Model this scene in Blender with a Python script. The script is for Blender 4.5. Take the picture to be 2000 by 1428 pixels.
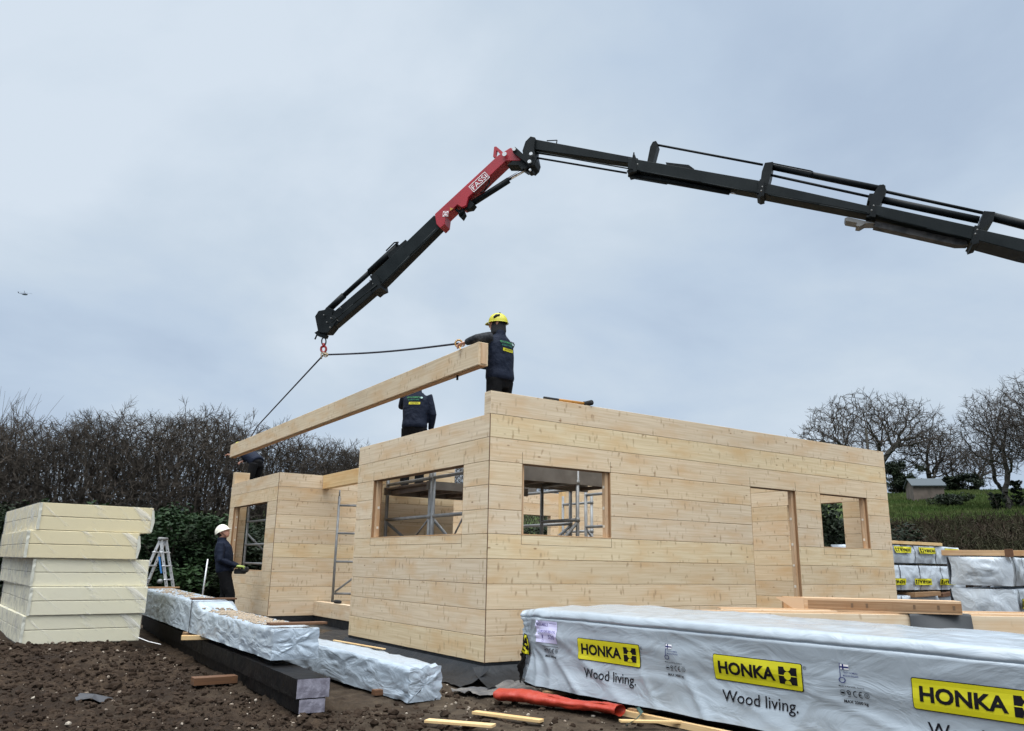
import bpy, bmesh, math, random
import numpy as np
from mathutils import Vector, Matrix, noise
R_ = math.radians
for o in list(bpy.data.objects): bpy.data.objects.remove(o)
scene = bpy.context.scene
COL = scene.collection

# ------------------------------------------------------------------ camera
FPX = 1556.49
CAM = Vector((-4.8116, -7.5971, 1.026)); YAW, PIT, ROL = .5911, .2443, .0171
_w = Vector((math.sin(YAW)*math.cos(PIT), math.cos(YAW)*math.cos(PIT), math.sin(PIT)))
_r = _w.cross(Vector((0, 0, 1))).normalized(); _u = _r.cross(_w)
CR = _r*math.cos(ROL)+_u*math.sin(ROL); CU = -_r*math.sin(ROL)+_u*math.cos(ROL); CW = _w
cd = bpy.data.cameras.new('camera'); cam = bpy.data.objects.new('camera', cd); COL.objects.link(cam)
cd.sensor_width = 36; cd.lens = FPX/2000*36; cd.clip_end = 3000; cd.clip_start = .05
M = Matrix((CR, CU, -CW)).transposed().to_4x4(); M.translation = CAM
cam.matrix_world = M; scene.camera = cam

# ------------------------------------------------------------------ world, sun, exposure
SUN_EL, SUN_AZ = R_(64), R_(222)          # azimuth from +Y towards +X: behind and left of the camera
world = bpy.data.worlds.new('World'); scene.world = world; world.use_nodes = True
nt = world.node_tree; nt.nodes.clear()
def N(t, **k):
    n = nt.nodes.new(t)
    for a, b in k.items(): setattr(n, a, b)
    return n
def L(a, b): nt.links.new(a, b)
def ramp(node, stops):
    cr = node.color_ramp
    while len(cr.elements) > 1: cr.elements.remove(cr.elements[-1])
    cr.elements[0].position = stops[0][0]; cr.elements[0].color = (*stops[0][1], 1)
    for p, c in stops[1:]:
        e = cr.elements.new(p); e.color = (*c, 1)
sky = N('ShaderNodeTexSky', sky_type='NISHITA', sun_disc=False, sun_elevation=SUN_EL, sun_rotation=SUN_AZ)
tc = N('ShaderNodeTexCoord'); sep = N('ShaderNodeSeparateXYZ'); L(tc.outputs['Generated'], sep.inputs[0])
# cloud deck seen in perspective: direction / (z + k)
addz = N('ShaderNodeMath', operation='ADD'); L(sep.outputs[2], addz.inputs[0]); addz.inputs[1].default_value = .35
mx = N('ShaderNodeMath', operation='MAXIMUM'); L(addz.outputs[0], mx.inputs[0]); mx.inputs[1].default_value = .1
dv = N('ShaderNodeVectorMath', operation='DIVIDE'); cmb = N('ShaderNodeCombineXYZ')
for i in range(3): L(mx.outputs[0], cmb.inputs[i])
L(tc.outputs['Generated'], dv.inputs[0]); L(cmb.outputs[0], dv.inputs[1])
n1 = N('ShaderNodeTexNoise'); n1.inputs['Scale'].default_value = 1.35; n1.inputs['Detail'].default_value = 7; n1.inputs['Roughness'].default_value = .52; n1.inputs['Distortion'].default_value = .25
L(dv.outputs[0], n1.inputs['Vector'])
cr = N('ShaderNodeValToRGB'); L(n1.outputs[0], cr.inputs[0])
ramp(cr, [(.32, (.45, .555, .705)), (.44, (.525, .635, .775)), (.55, (.60, .70, .81)), (.66, (.69, .78, .88))])
# out-of-frame sky overhead made much brighter, added to light walls and pack tops
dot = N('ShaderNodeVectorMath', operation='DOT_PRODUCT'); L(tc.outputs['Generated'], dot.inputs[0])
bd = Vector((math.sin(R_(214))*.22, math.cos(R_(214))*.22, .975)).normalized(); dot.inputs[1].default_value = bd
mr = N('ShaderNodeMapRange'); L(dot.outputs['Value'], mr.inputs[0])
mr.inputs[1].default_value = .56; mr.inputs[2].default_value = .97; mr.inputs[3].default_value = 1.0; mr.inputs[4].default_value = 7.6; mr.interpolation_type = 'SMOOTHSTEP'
warm = N('ShaderNodeMix', data_type='RGBA', blend_type='MIX'); L(mr.outputs[0], warm.inputs[0])
mrf = N('ShaderNodeMapRange'); L(dot.outputs['Value'], mrf.inputs[0]); mrf.inputs[1].default_value = .55; mrf.inputs[2].default_value = .9
L(mrf.outputs[0], warm.inputs[0]); L(cr.outputs[0], warm.inputs[6]); warm.inputs[7].default_value = (.66, .685, .70, 1)
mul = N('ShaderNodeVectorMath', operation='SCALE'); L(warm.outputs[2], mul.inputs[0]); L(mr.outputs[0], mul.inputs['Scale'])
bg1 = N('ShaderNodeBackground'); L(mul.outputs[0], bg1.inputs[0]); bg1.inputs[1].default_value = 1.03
bg2 = N('ShaderNodeBackground'); L(sky.outputs[0], bg2.inputs[0]); bg2.inputs[1].default_value = .05
mix = N('ShaderNodeMixShader'); mix.inputs[0].default_value = .06
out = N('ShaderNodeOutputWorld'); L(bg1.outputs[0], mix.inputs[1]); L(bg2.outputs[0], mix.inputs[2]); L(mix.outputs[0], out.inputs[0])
sl = bpy.data.lights.new('sun', 'SUN'); sl.energy = .65; sl.angle = R_(25); sl.color = (1, .95, .88)
so = bpy.data.objects.new('sun', sl); COL.objects.link(so)
sd = Vector((math.sin(SUN_AZ)*math.cos(SUN_EL), math.cos(SUN_AZ)*math.cos(SUN_EL), math.sin(SUN_EL)))
so.rotation_euler = sd.to_track_quat('Z', 'Y').to_euler(); so.location = (-10, -14, 20)
vs = scene.view_settings; vs.view_transform = 'Standard'; vs.look = 'None'; vs.exposure = 0.0; vs.gamma = 1; vs.use_curve_mapping = False
scene.cycles.max_bounces = 6

# ------------------------------------------------------------------ measuring helpers (photo pixel -> world)
def ray(x, y): return CW+CR*((x-1000)/FPX)-CU*((y-714)/FPX)
def at(x, y, ax, v):
    q = ray(x, y); i = 'xyz'.index(ax); return CAM+q*((v-CAM[i])/q[i])
def dep(x, y, d): return CAM+ray(x, y)*d

# ------------------------------------------------------------------ materials
def mat(name, col, rough=.7, metal=0, bump=None, var=None, spec=None, coord='Object', alpha=None):
    """bump=(scale,strength,dist); var=(scale,amount,colour2)"""
    m = bpy.data.materials.new(name); m.use_nodes = True; t = m.node_tree
    b = t.nodes['Principled BSDF']; b.inputs['Base Color'].default_value = (*col, 1)
    b.inputs['Roughness'].default_value = rough; b.inputs['Metallic'].default_value = metal
    if spec is not None: b.inputs['Specular IOR Level'].default_value = spec
    tcn = t.nodes.new('ShaderNodeTexCoord')
    if var:
        n = t.nodes.new('ShaderNodeTexNoise'); n.inputs['Scale'].default_value = var[0]; n.inputs['Detail'].default_value = 6
        t.links.new(tcn.outputs[coord], n.inputs['Vector'])
        r = t.nodes.new('ShaderNodeMapRange'); r.inputs[1].default_value = .38; r.inputs[2].default_value = .62; r.inputs[4].default_value = var[1]
        t.links.new(n.outputs[0], r.inputs[0])
        x = t.nodes.new('ShaderNodeMix'); x.data_type = 'RGBA'; t.links.new(r.outputs[0], x.inputs[0])
        x.inputs[6].default_value = (*col, 1); x.inputs[7].default_value = (*var[2], 1)
        t.links.new(x.outputs[2], b.inputs['Base Color'])
    if bump:
        n = t.nodes.new('ShaderNodeTexNoise'); n.inputs['Scale'].default_value = bump[0]; n.inputs['Detail'].default_value = 5
        t.links.new(tcn.outputs[coord], n.inputs['Vector'])
        k = t.nodes.new('ShaderNodeBump'); k.inputs['Strength'].default_value = bump[1]; k.inputs['Distance'].default_value = bump[2]
        t.links.new(n.outputs[0], k.inputs['Height']); t.links.new(k.outputs[0], b.inputs['Normal'])
    return m

def wood(name, c1, c2, knot=(.20, .095, .04), marks=.85, rough=.62):
    m = bpy.data.materials.new(name); m.use_nodes = True; t = m.node_tree; b = t.nodes['Principled BSDF']
    b.inputs['Roughness'].default_value = rough; b.inputs['Specular IOR Level'].default_value = .25
    def n_(k, **a):
        q = t.nodes.new(k)
        for x, y in a.items(): setattr(q, x, y)
        return q
    uv = n_('ShaderNodeUVMap'); uv.uv_map = 'grain'
    def mapped(sx, sy):
        q = n_('ShaderNodeMapping'); q.inputs['Scale'].default_value = (sx, sy, 1); t.links.new(uv.outputs[0], q.inputs[0]); return q.outputs[0]
    def noi(vec, sc, det=4, dist=0):
        q = n_('ShaderNodeTexNoise'); q.inputs['Scale'].default_value = sc; q.inputs['Detail'].default_value = det; q.inputs['Distortion'].default_value = dist
        t.links.new(vec, q.inputs['Vector']); return q.outputs[0]
    def rng(v, a, b_, c=0, d=1):
        q = n_('ShaderNodeMapRange'); t.links.new(v, q.inputs[0])
        for i, z in enumerate((a, b_, c, d)): q.inputs[i+1].default_value = z
        return q.outputs[0]
    def mixc(f, a, c, bt='MIX'):
        q = n_('ShaderNodeMix'); q.data_type = 'RGBA'; q.blend_type = bt
        for v, s in ((f, 0), (a, 6), (c, 7)):
            if isinstance(v, tuple): q.inputs[s].default_value = (*v, 1)
            elif isinstance(v, float): q.inputs[s].default_value = v
            else: t.links.new(v, q.inputs[s])
        return q.outputs[2]
    grain = noi(mapped(.9, 30), 1.6, 5, .6)
    col = mixc(rng(grain, .35, .68), c1, c2)
    blotch = noi(mapped(1.1, 3.0), 1.5, 5)
    col = mixc(rng(blotch, .47, .72, 0, .75), col, tuple(min(1, x*k) for x, k in zip(c2, (1.02, .86, .68))))
    # short upright resin / finger-joint flecks
    v = n_('ShaderNodeTexVoronoi'); v.inputs['Scale'].default_value = 1; v.inputs['Randomness'].default_value = 1
    wob = n_('ShaderNodeVectorMath'); wob.operation = 'ADD'; nn = n_('ShaderNodeTexNoise'); nn.inputs['Scale'].default_value = 9; t.links.new(uv.outputs[0], nn.inputs['Vector'])
    sc = n_('ShaderNodeVectorMath'); sc.operation = 'SCALE'; sc.inputs['Scale'].default_value = .9; t.links.new(nn.outputs['Color'], sc.inputs[0])
    t.links.new(mapped(15, 5.5), wob.inputs[0]); t.links.new(sc.outputs[0], wob.inputs[1]); t.links.new(wob.outputs[0], v.inputs['Vector'])
    area = noi(mapped(1.5, 3), 1.7, 2)
    fl = n_('ShaderNodeMath'); fl.operation = 'MULTIPLY'; t.links.new(rng(v.outputs['Distance'], .08, .30, marks, 0), fl.inputs[0]); t.links.new(rng(area, .34, .52), fl.inputs[1])
    col = mixc(fl.outputs[0], col, tuple(x*k for x, k in zip(c2, (.66, .58, .52))))
    # knots
    k = n_('ShaderNodeTexVoronoi'); k.inputs['Scale'].default_value = 1; t.links.new(mapped(2.6, 6.5), k.inputs['Vector'])
    col = mixc(rng(k.outputs['Distance'], .03, .08, .8, 0), col, knot)
    at_ = n_('ShaderNodeVertexColor'); at_.layer_name = 'tone'
    col = mixc(1.0, col, at_.outputs[0], 'MULTIPLY')
    t.links.new(col, b.inputs['Base Color'])
    bm_ = n_('ShaderNodeBump'); bm_.inputs['Strength'].default_value = .25; bm_.inputs['Distance'].default_value = .003
    t.links.new(grain, bm_.inputs['Height']); t.links.new(bm_.outputs[0], b.inputs['Normal'])
    return m

W_LOG = wood('log_wood', (.70, .575, .42), (.58, .45, .305))
W_ORANGE = wood('fresh_cut_wood', (.36, .225, .125), (.25, .145, .075), marks=.2)
W_PALE = wood('pale_timber', (.72, .52, .28), (.60, .40, .19), marks=.2)
W_END = wood('planed_edge', (.60, .43, .28), (.48, .31, .18), marks=.2)
W_BROWN = wood('weathered_batten', (.17, .085, .045), (.10, .055, .035), marks=.1)
M_GAP = mat('joint_gap_dark', (.15, .09, .05), .9)  # dark brown colour standing in for open joints, kerfs and dowel holes
M_PLUG = mat('white_dowel_plug', (.72, .66, .56), .8)
M_BLACK = mat('black_membrane', (.010, .012, .015), .45, spec=.3, bump=(9, .5, .03), var=(3, .7, (.020, .022, .026)))
M_BLACK2 = mat('black_wrap', (.003, .003, .0035), .55, spec=.12, bump=(12, .4, .02), var=(4, .8, (.010, .008, .007)))
M_GREY = mat('dark_grey_roll', (.055, .058, .062), .7, bump=(40, .2, .005))
M_CREAM = mat('foam_board', (.66, .62, .475), .75, bump=(60, .15, .002), var=(1.3, .5, (.69, .64, .45)))
M_CREAM2 = mat('foam_board_yellow', (.66, .575, .37), .75, bump=(60, .15, .002), var=(1.3, .5, (.71, .61, .37)))
M_ALU = mat('aluminium', (.26, .265, .265), .5, metal=.3, bump=(60, .1, .002), var=(7, .6, (.14, .135, .13)))
M_ALUL = mat('ladder_aluminium', (.55, .56, .57), .4, metal=.5)
M_PLY = mat('scaffold_plywood', (.13, .10, .085), .8, var=(6, .8, (.20, .16, .13)))
M_CR = mat('crane_black_paint', (.004, .006, .007), .5, spec=.15, bump=(14, .15, .01), var=(5, .8, (.010, .013, .014)))
M_CRS = mat('crane_side_paint', (.004, .0075, .0085), .5, spec=.15, var=(4, .9, (.010, .014, .015)))
M_RED = mat('crane_red_paint', (.36, .012, .024), .42, var=(4, .7, (.25, .010, .018)))
M_STEEL = mat('bright_steel', (.55, .55, .54), .3, metal=.8)
M_BOLT = mat('worn_bolt', (.20, .20, .19), .5, metal=.5)
M_CHROME = mat('chromed_rod', (.8, .82, .85), .15, metal=1)
M_HOOK = mat('red_hook_enamel', (.30, .01, .012), .4)
M_ROPE = mat('dark_sling', (.018, .018, .03), .8, bump=(200, .5, .003))
M_WHITE = mat('white_marking', (.80, .78, .78), .6)
M_INK = mat('printed_ink', (.008, .007, .010), .6, spec=.15)
M_BLUE = mat('printed_blue', (.01, .015, .12), .5)
M_YEL = mat('printed_yellow', (.62, .56, .01), .42, var=(8, .5, (.54, .50, .01)))
M_RBAG = mat('red_plastic_sheet', (.34, .030, .012), .45, bump=(7, .8, .03), var=(5, .7, (.38, .035, .014)))
M_STRAP = mat('green_strap', (.05, .10, .085), .6)
M_NAVY = mat('navy_jacket', (.005, .009, .022), .75, spec=.2, bump=(12, .9, .03), var=(8, .6, (.009, .014, .030)))
M_SLEEVE = mat('grey_black_sleeve', (.014, .015, .018), .8, spec=.2, bump=(18, .8, .02), var=(20, .8, (.045, .047, .052)))
M_TROUS = mat('black_trousers', (.005, .005, .006), .85, spec=.15, bump=(14, .8, .02))
M_SKIN = mat('skin', (.48, .24, .17), .55)
M_HELY = mat('yellow_helmet_shell', (.50, .46, .015), .38)
M_HELW = mat('white_helmet_shell', (.80, .76, .64), .35)
M_DARK = mat('dark_fabric', (.012, .012, .013), .85)
M_GLOVE = mat('lime_glove', (.32, .40, .10), .7)
M_SOIL = mat('soil_clod', (.021, .0135, .009), .95, spec=.1, bump=(25, .9, .02), var=(7, 1, (.044, .030, .021)))
M_STONE = mat('pale_stone', (.36, .31, .25), .8, var=(9, 1, (.20, .15, .11)))
M_BARK = mat('bark', (.045, .038, .031), .9, bump=(9, .9, .03), var=(3, .8, (.045, .045, .034)))
M_TWIG = mat('hedge_twig', (.050, .043, .036), .9, spec=.1, var=(.35, .9, (.078, .064, .052)))
M_TWIG2 = mat('oak_twig', (.055, .047, .041), .9, spec=.1)
M_BRAM = mat('bramble_stem', (.034, .021, .017), .9, spec=.1, var=(.35, 1, (.024, .026, .012)))
M_IVY = mat('evergreen_leaf', (.007, .018, .006), .6, spec=.2, var=(.8, 1, (.020, .045, .012)))
M_IVYT = mat('ivy_leaf', (.009, .016, .008), .6, spec=.2, var=(1.2, 1, (.020, .030, .012)))
M_SHEDW = mat('shed_block_wall', (.14, .11, .09), .9, var=(2, 1, (.09, .072, .060)))
M_SHEDR = mat('shed_roof', (.055, .07, .08), .7)

def film(name, col=(.66, .70, .74), bs=5.0, st=.6, rough=.34, metal=.15, dirt=.25, stretch=(1, 1, 1)):
    m = bpy.data.materials.new(name); m.use_nodes = True; t = m.node_tree; b = t.nodes['Principled BSDF']
    b.inputs['Roughness'].default_value = rough; b.inputs['Metallic'].default_value = metal
    tcn = t.nodes.new('ShaderNodeTexCoord'); mp = t.nodes.new('ShaderNodeMapping'); mp.inputs['Scale'].default_value = stretch
    t.links.new(tcn.outputs['Object'], mp.inputs[0])
    n = t.nodes.new('ShaderNodeTexNoise'); n.inputs['Scale'].default_value = bs; n.inputs['Detail'].default_value = 6; n.inputs['Distortion'].default_value = 1.2; n.inputs['Roughness'].default_value = .45
    t.links.new(mp.outputs[0], n.inputs['Vector'])
    k = t.nodes.new('ShaderNodeBump'); k.inputs['Strength'].default_value = st; k.inputs['Distance'].default_value = .05
    t.links.new(n.outputs[0], k.inputs['Height']); t.links.new(k.outputs[0], b.inputs['Normal'])
    d = t.nodes.new('ShaderNodeTexNoise'); d.inputs['Scale'].default_value = 2.2; d.inputs['Detail'].default_value = 8; d.inputs['Roughness'].default_value = .7
    t.links.new(tcn.outputs['Object'], d.inputs['Vector'])
    r = t.nodes.new('ShaderNodeMapRange'); r.inputs[1].default_value = .52; r.inputs[2].default_value = .72; r.inputs[4].default_value = dirt
    t.links.new(d.outputs[0], r.inputs[0])
    x = t.nodes.new('ShaderNodeMix'); x.data_type = 'RGBA'; t.links.new(r.outputs[0], x.inputs[0]); x.inputs[6].default_value = (*col, 1); x.inputs[7].default_value = (.36, .33, .30, 1)
    t.links.new(x.outputs[2], b.inputs['Base Color'])
    return m
M_FILM = film('grey_white_wrap', (.37, .415, .455), 2.6, .42, .20, .05, .12, (1, 1, 2.2))
M_SILV = film('silver_wrap', (.46, .53, .60), 5, .8, .30, .2, .2, (1, .5, 1.4))
M_FILM2 = film('stored_pack_wrap', (.50, .55, .60), 4, .6, .35, .05, .2)
M_CLEAR = film('cloudy_film_end', (.56, .55, .47), 5, .55, .22, .0, .3)

def clear_film(nm='clear_film', rot=38):
    m = bpy.data.materials.new(nm); m.use_nodes = True; t = m.node_tree; t.nodes.clear()
    o = t.nodes.new('ShaderNodeOutputMaterial'); g = t.nodes.new('ShaderNodeBsdfDiffuse'); g.inputs['Color'].default_value = (.82, .80, .74, 1)
    tr = t.nodes.new('ShaderNodeBsdfTransparent'); mxs = t.nodes.new('ShaderNodeMixShader')
    tcn = t.nodes.new('ShaderNodeTexCoord'); mp = t.nodes.new('ShaderNodeMapping'); mp.inputs['Scale'].default_value = (1.1, 1, 8); mq = t.nodes.new('ShaderNodeMapping'); mq.inputs['Rotation'].default_value = (0, R_(-rot), 0)
    t.links.new(tcn.outputs['Object'], mq.inputs[0]); t.links.new(mq.outputs[0], mp.inputs[0])
    n = t.nodes.new('ShaderNodeTexNoise'); n.inputs['Scale'].default_value = 1.6; n.inputs['Detail'].default_value = 3; t.links.new(mp.outputs[0], n.inputs['Vector'])
    r = t.nodes.new('ShaderNodeMapRange'); r.inputs[1].default_value = .56; r.inputs[2].default_value = .72; r.inputs[3].default_value = .06; r.inputs[4].default_value = .60  # pale diagonal streaks paint the film's highlights in diffuse white
    t.links.new(n.outputs[0], r.inputs[0]); t.links.new(r.outputs[0], mxs.inputs[0])
    k = t.nodes.new('ShaderNodeBump'); k.inputs['Strength'].default_value = .8; k.inputs['Distance'].default_value = .03; t.links.new(n.outputs[0], k.inputs['Height']); t.links.new(k.outputs[0], g.inputs['Normal'])
    t.links.new(tr.outputs[0], mxs.inputs[1]); t.links.new(g.outputs[0], mxs.inputs[2]); t.links.new(mxs.outputs[0], o.inputs[0])
    return m
M_CLF = clear_film()
def milky():
    m = bpy.data.materials.new('milky_film'); m.use_nodes = True; t = m.node_tree; b = t.nodes['Principled BSDF']; b.inputs['Base Color'].default_value = (.62, .62, .60, 1); b.inputs['Roughness'].default_value = .25
    tcn = t.nodes.new('ShaderNodeTexCoord'); n = t.nodes.new('ShaderNodeTexNoise'); n.inputs['Scale'].default_value = 3.2; n.inputs['Detail'].default_value = 3; n.inputs['Distortion'].default_value = 1.4; t.links.new(tcn.outputs['Object'], n.inputs['Vector'])
    r = t.nodes.new('ShaderNodeMapRange'); r.inputs[1].default_value = .45; r.inputs[2].default_value = .62; r.inputs[3].default_value = .22; r.inputs[4].default_value = .55; t.links.new(n.outputs[0], r.inputs[0]); t.links.new(r.outputs[0], b.inputs['Alpha'])
    k = t.nodes.new('ShaderNodeBump'); k.inputs['Strength'].default_value = .5; k.inputs['Distance'].default_value = .03; t.links.new(n.outputs[0], k.inputs['Height']); t.links.new(k.outputs[0], b.inputs['Normal'])
    return m
M_MILK = milky()

# ------------------------------------------------------------------ mesh builder
class MB:
    def __init__(s): s.v = []; s.f = []; s.m = []; s.uv = []; s.t = []
    def face(s, idx, mi=0, uv=None, tone=(1, 1, 1)):
        s.f.append(tuple(idx)); s.m.append(mi); s.uv.append(uv); s.t.append(tone)
    def quad(s, pts, mi=0, uv=None, tone=(1, 1, 1)):
        i = len(s.v); s.v += [tuple(p) for p in pts]; s.face(range(i, i+len(pts)), mi, uv, tone)
    def box(s, o, ax, ay, az, mi=0, grain=0, tone=(1, 1, 1), off=None, bev=0.0):
        """box from corner o spanned by the vectors ax, ay, az; grain = index of the axis the grain runs along"""
        o = Vector(o); A = [Vector(ax), Vector(ay), Vector(az)]
        if A[0].cross(A[1]).dot(A[2]) < 0: o = o+A[0]; A[0] = -A[0]
        off = off or (random.random()*40, random.random()*40); Ls = [a.length for a in A]
        if bev:
            bv = [min(bev, l*.3)/l for l in Ls]
        P = lambda a, b, c: o+A[0]*a+A[1]*b+A[2]*c
        for k in range(3):
            i, j = (k+1) % 3, (k+2) % 3
            for side in (0, 1):
                lo_i, hi_i, lo_j, hi_j = (bv[i], 1-bv[i], bv[j], 1-bv[j]) if bev else (0, 1, 0, 1)
                q = []
                for (a, b) in ((lo_i, lo_j), (hi_i, lo_j), (hi_i, hi_j), (lo_i, hi_j)):
                    c = [0, 0, 0]; c[k] = side; c[i] = a; c[j] = b; q.append((P(*c), a*Ls[i], b*Ls[j]))
                if not side: q.reverse()
                gu = grain == i
                uv = [((x if gu else y)+off[0], (y if gu else x)+off[1]+k*3.1) for _, x, y in q]
                if grain == k: uv = [(x*.15+off[0]+7, y+off[1]) for _, x, y in q]
                s.quad([p for p, _, _ in q], mi, uv, tone)
        if bev:
            for k in range(3):
                i, j = (k+1) % 3, (k+2) % 3
                for (si, sj) in ((0, 0), (1, 0), (1, 1), (0, 1)):
                    pts = []
                    for kk in (bv[k], 1-bv[k]):
                        c1 = [0, 0, 0]; c1[k] = kk; c1[i] = si; c1[j] = bv[j] if sj == 0 else 1-bv[j]
                        c2 = [0, 0, 0]; c2[k] = kk; c2[i] = bv[i] if si == 0 else 1-bv[i]; c2[j] = sj
                        pts.append((P(*c1), P(*c2)))
                    q = [pts[0][0], pts[1][0], pts[1][1], pts[0][1]]
                    if (si+sj) % 2 == 0: q.reverse()
                    g = 2.0 if grain != k else 0
                    s.quad(q, mi, [(off[0], off[1]), (off[0]+Ls[k], off[1]), (off[0]+Ls[k], off[1]+.01), (off[0], off[1]+.01)], tone)
    def tube(s, p0, p1, r0, r1=None, n=8, mi=0, caps=True):
        r1 = r0 if r1 is None else r1; p0 = Vector(p0); p1 = Vector(p1); d = p1-p0
        if d.length < 1e-6: return
        z = d.normalized(); x = z.orthogonal().normalized(); y = z.cross(x); i = len(s.v)
        for p, r in ((p0, r0), (p1, r1)):
            for k in range(n):
                a = 2*math.pi*k/n; s.v.append(tuple(p+x*math.cos(a)*r+y*math.sin(a)*r))
        for k in range(n):
            k2 = (k+1) % n; s.face((i+k, i+k2, i+n+k2, i+n+k), mi)
        if caps:
            s.face([i+k for k in range(n)][::-1], mi); s.face([i+n+k for k in range(n)], mi)
    def path(s, pts, r, n=8, mi=0):
        for a, b in zip(pts[:-1], pts[1:]): s.tube(a, b, r if not isinstance(r, (list, tuple)) else r[0], None, n, mi)
    def prism(s, poly, B, th, mi=0, mi_side=None):
        """poly: list of 3D points on a plane, extruded symmetrically by +-th/2 along B"""
        B = Vector(B).normalized(); n = len(poly); i = len(s.v); mi_side = mi if mi_side is None else mi_side
        P = [Vector(p) for p in poly]
        nn = sum(((P[k]-P[0]).cross(P[(k+1) % n]-P[0]) for k in range(1, n-1)), Vector())
        if nn.dot(B) < 0: P.reverse()
        s.v += [tuple(p+B*th/2) for p in P]+[tuple(p-B*th/2) for p in P]
        s.face([i+k for k in range(n)], mi); s.face([i+n+k for k in range(n)][::-1], mi)
        for k in range(n):
            k2 = (k+1) % n; s.face((i+n+k, i+n+k2, i+k2, i+k), mi_side)
    def loft(s, path, rad, side=(1, 0, 0), n=12, mi=0, power=2.0):
        """closed loft of (super)ellipses along path; rad = [(a along side, b across)]"""
        P = [Vector(p) for p in path]; i0 = len(s.v); m = len(P)
        for k in range(m):
            t = (P[min(k+1, m-1)]-P[max(k-1, 0)]).normalized(); sd = Vector(side); sd = (sd-t*sd.dot(t)).normalized(); fr = t.cross(sd)
            a, b = rad[k] if isinstance(rad[k], (tuple, list)) else (rad[k], rad[k])
            for j in range(n):
                an = 2*math.pi*j/n; c, q = math.cos(an), math.sin(an)
                c2 = math.copysign(abs(c)**(2/power), c); q2 = math.copysign(abs(q)**(2/power), q)
                s.v.append(tuple(P[k]+sd*c2*a+fr*q2*b))
        for k in range(m-1):
            for j in range(n):
                j2 = (j+1) % n; a = i0+k*n; s.face((a+j, a+j2, a+n+j2, a+n+j), mi)
        s.face([i0+j for j in range(n)][::-1], mi); s.face([i0+(m-1)*n+j for j in range(n)], mi)
    def grid(s, fn, us, vs_, mi=0, flip=False, uvf=None):
        i0 = len(s.v); nv = len(vs_)
        for u in us:
            for v in vs_: s.v.append(tuple(fn(u, v)))
        for a in range(len(us)-1):
            for b in range(nv-1):
                q = [i0+a*nv+b, i0+(a+1)*nv+b, i0+(a+1)*nv+b+1, i0+a*nv+b+1]
                if flip: q.reverse()
                s.face(q, mi)
    def mesh(s, name, mats, smooth=False):
        me = bpy.data.meshes.new(name); me.from_pydata(s.v, [], s.f)
        for m in (mats if isinstance(mats, (list, tuple)) else [mats]): me.materials.append(m)
        me.polygons.foreach_set('material_index', s.m)
        if any(u is not None for u in s.uv):
            me.uv_layers.new(name='grain'); me.color_attributes.new('tone', 'BYTE_COLOR', 'CORNER')
            U = []; Cc = []
            for f, u, t in zip(s.f, s.uv, s.t):
                for k in range(len(f)):
                    U += (u[k] if u else (0, 0)); Cc += (t[0], t[1], t[2], 1)
            me.uv_layers['grain'].data.foreach_set('uv', U); me.color_attributes['tone'].data.foreach_set('color', Cc)
        if smooth: me.polygons.foreach_set('use_smooth', [True]*len(me.polygons))
        me.update(); return me
    def build(s, name, mats, parent=None, smooth=False):
        o = bpy.data.objects.new(name, s.mesh(name, mats, smooth)); COL.objects.link(o)
        if parent: o.parent = parent
        return o

def tag(o, label=None, cat=None, group=None, kind=None):
    if label: o['label'] = label
    if cat: o['category'] = cat
    if group: o['group'] = group
    if kind: o['kind'] = kind
    return o
def empty(name, label, cat, loc=(0, 0, 0), rz=0, group=None):
    o = bpy.data.objects.new(name, None); COL.objects.link(o); o.location = loc; o.rotation_euler = (0, 0, rz); o.empty_display_size = .2
    return tag(o, label, cat, group)
def copy_tree(o, parent=None):
    c = o.copy(); COL.objects.link(c); c.parent = parent
    for ch in list(o.children): copy_tree(ch, c)
    return c
def localise(root, objs=None):
    """meshes were written in world coordinates: shift them so the root sits at its base"""
    T = Matrix.Translation(-root.location)
    for o in root.children_recursive:
        if o.type == 'MESH': o.data.transform(T)
def nz(*a): return noise.noise(Vector(a))
def tone(rng, amt=.09):
    b = 1+rng.uniform(-amt, amt*.4); y = rng.uniform(0, 1)
    return (min(1, b), min(1, b*(1-.04*y**2)), min(1, b*(1-.14*y**2)))

# ------------------------------------------------------------------ terrain
def sstep(a, b, x):
    t = max(0, min(1, (x-a)/(b-a))); return t*t*(3-2*t)
_h = ray(1850, 1000); HILLD = Vector((_h.x, _h.y)).normalized()
def gz(x, y):
    z = -.2
    z += .13*sstep(-2.5, -3.1, x)*sstep(1.0, 3.5, y)           # soil bank under the foam stack
    z += .06*sstep(4, 8, y)
    d = (x+4.8)*HILLD[0]+(y+7.6)*HILLD[1]          # the slope climbs away to the right of the site
    if d > 26: z += .158*min(d-26, 18.5)+(.128*min(max(d-44.5, 0), 47))
    return z
def clod(x, y):
    near = sstep(-5.5, -4.5, y)*sstep(7, 4, y)*sstep(-7, -6, x)*sstep(4, 2, x)
    rough = 1-.75*sstep(-1.9, -1.2, x)*sstep(6, 3, y)
    a = nz(x*.8, y*.8, 3)*.07+nz(x*2.3, y*2.3, 11)*.035
    b = abs(nz(x*5, y*5, 7))*.05+abs(nz(x*14, y*14, 1))*.050+abs(nz(x*27, y*27, 5))*.022
    return a*near+(b-.03)*near*rough
def lines(lo, a, b, hi, st, g=1.16):
    L_ = list(np.arange(a, b, st)); x = b; s_ = st
    while x < hi: L_.append(x); s_ *= g; x += s_
    L_.append(hi); x = a; s_ = st; pre = []
    while x > lo: s_ *= g; x -= s_; pre.append(max(x, lo))
    return pre[::-1]+L_
xs = lines(-600, -5.6, 1.6, 600, .034); ys = lines(-400, -3.2, 5.6, 900, .038)
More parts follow.
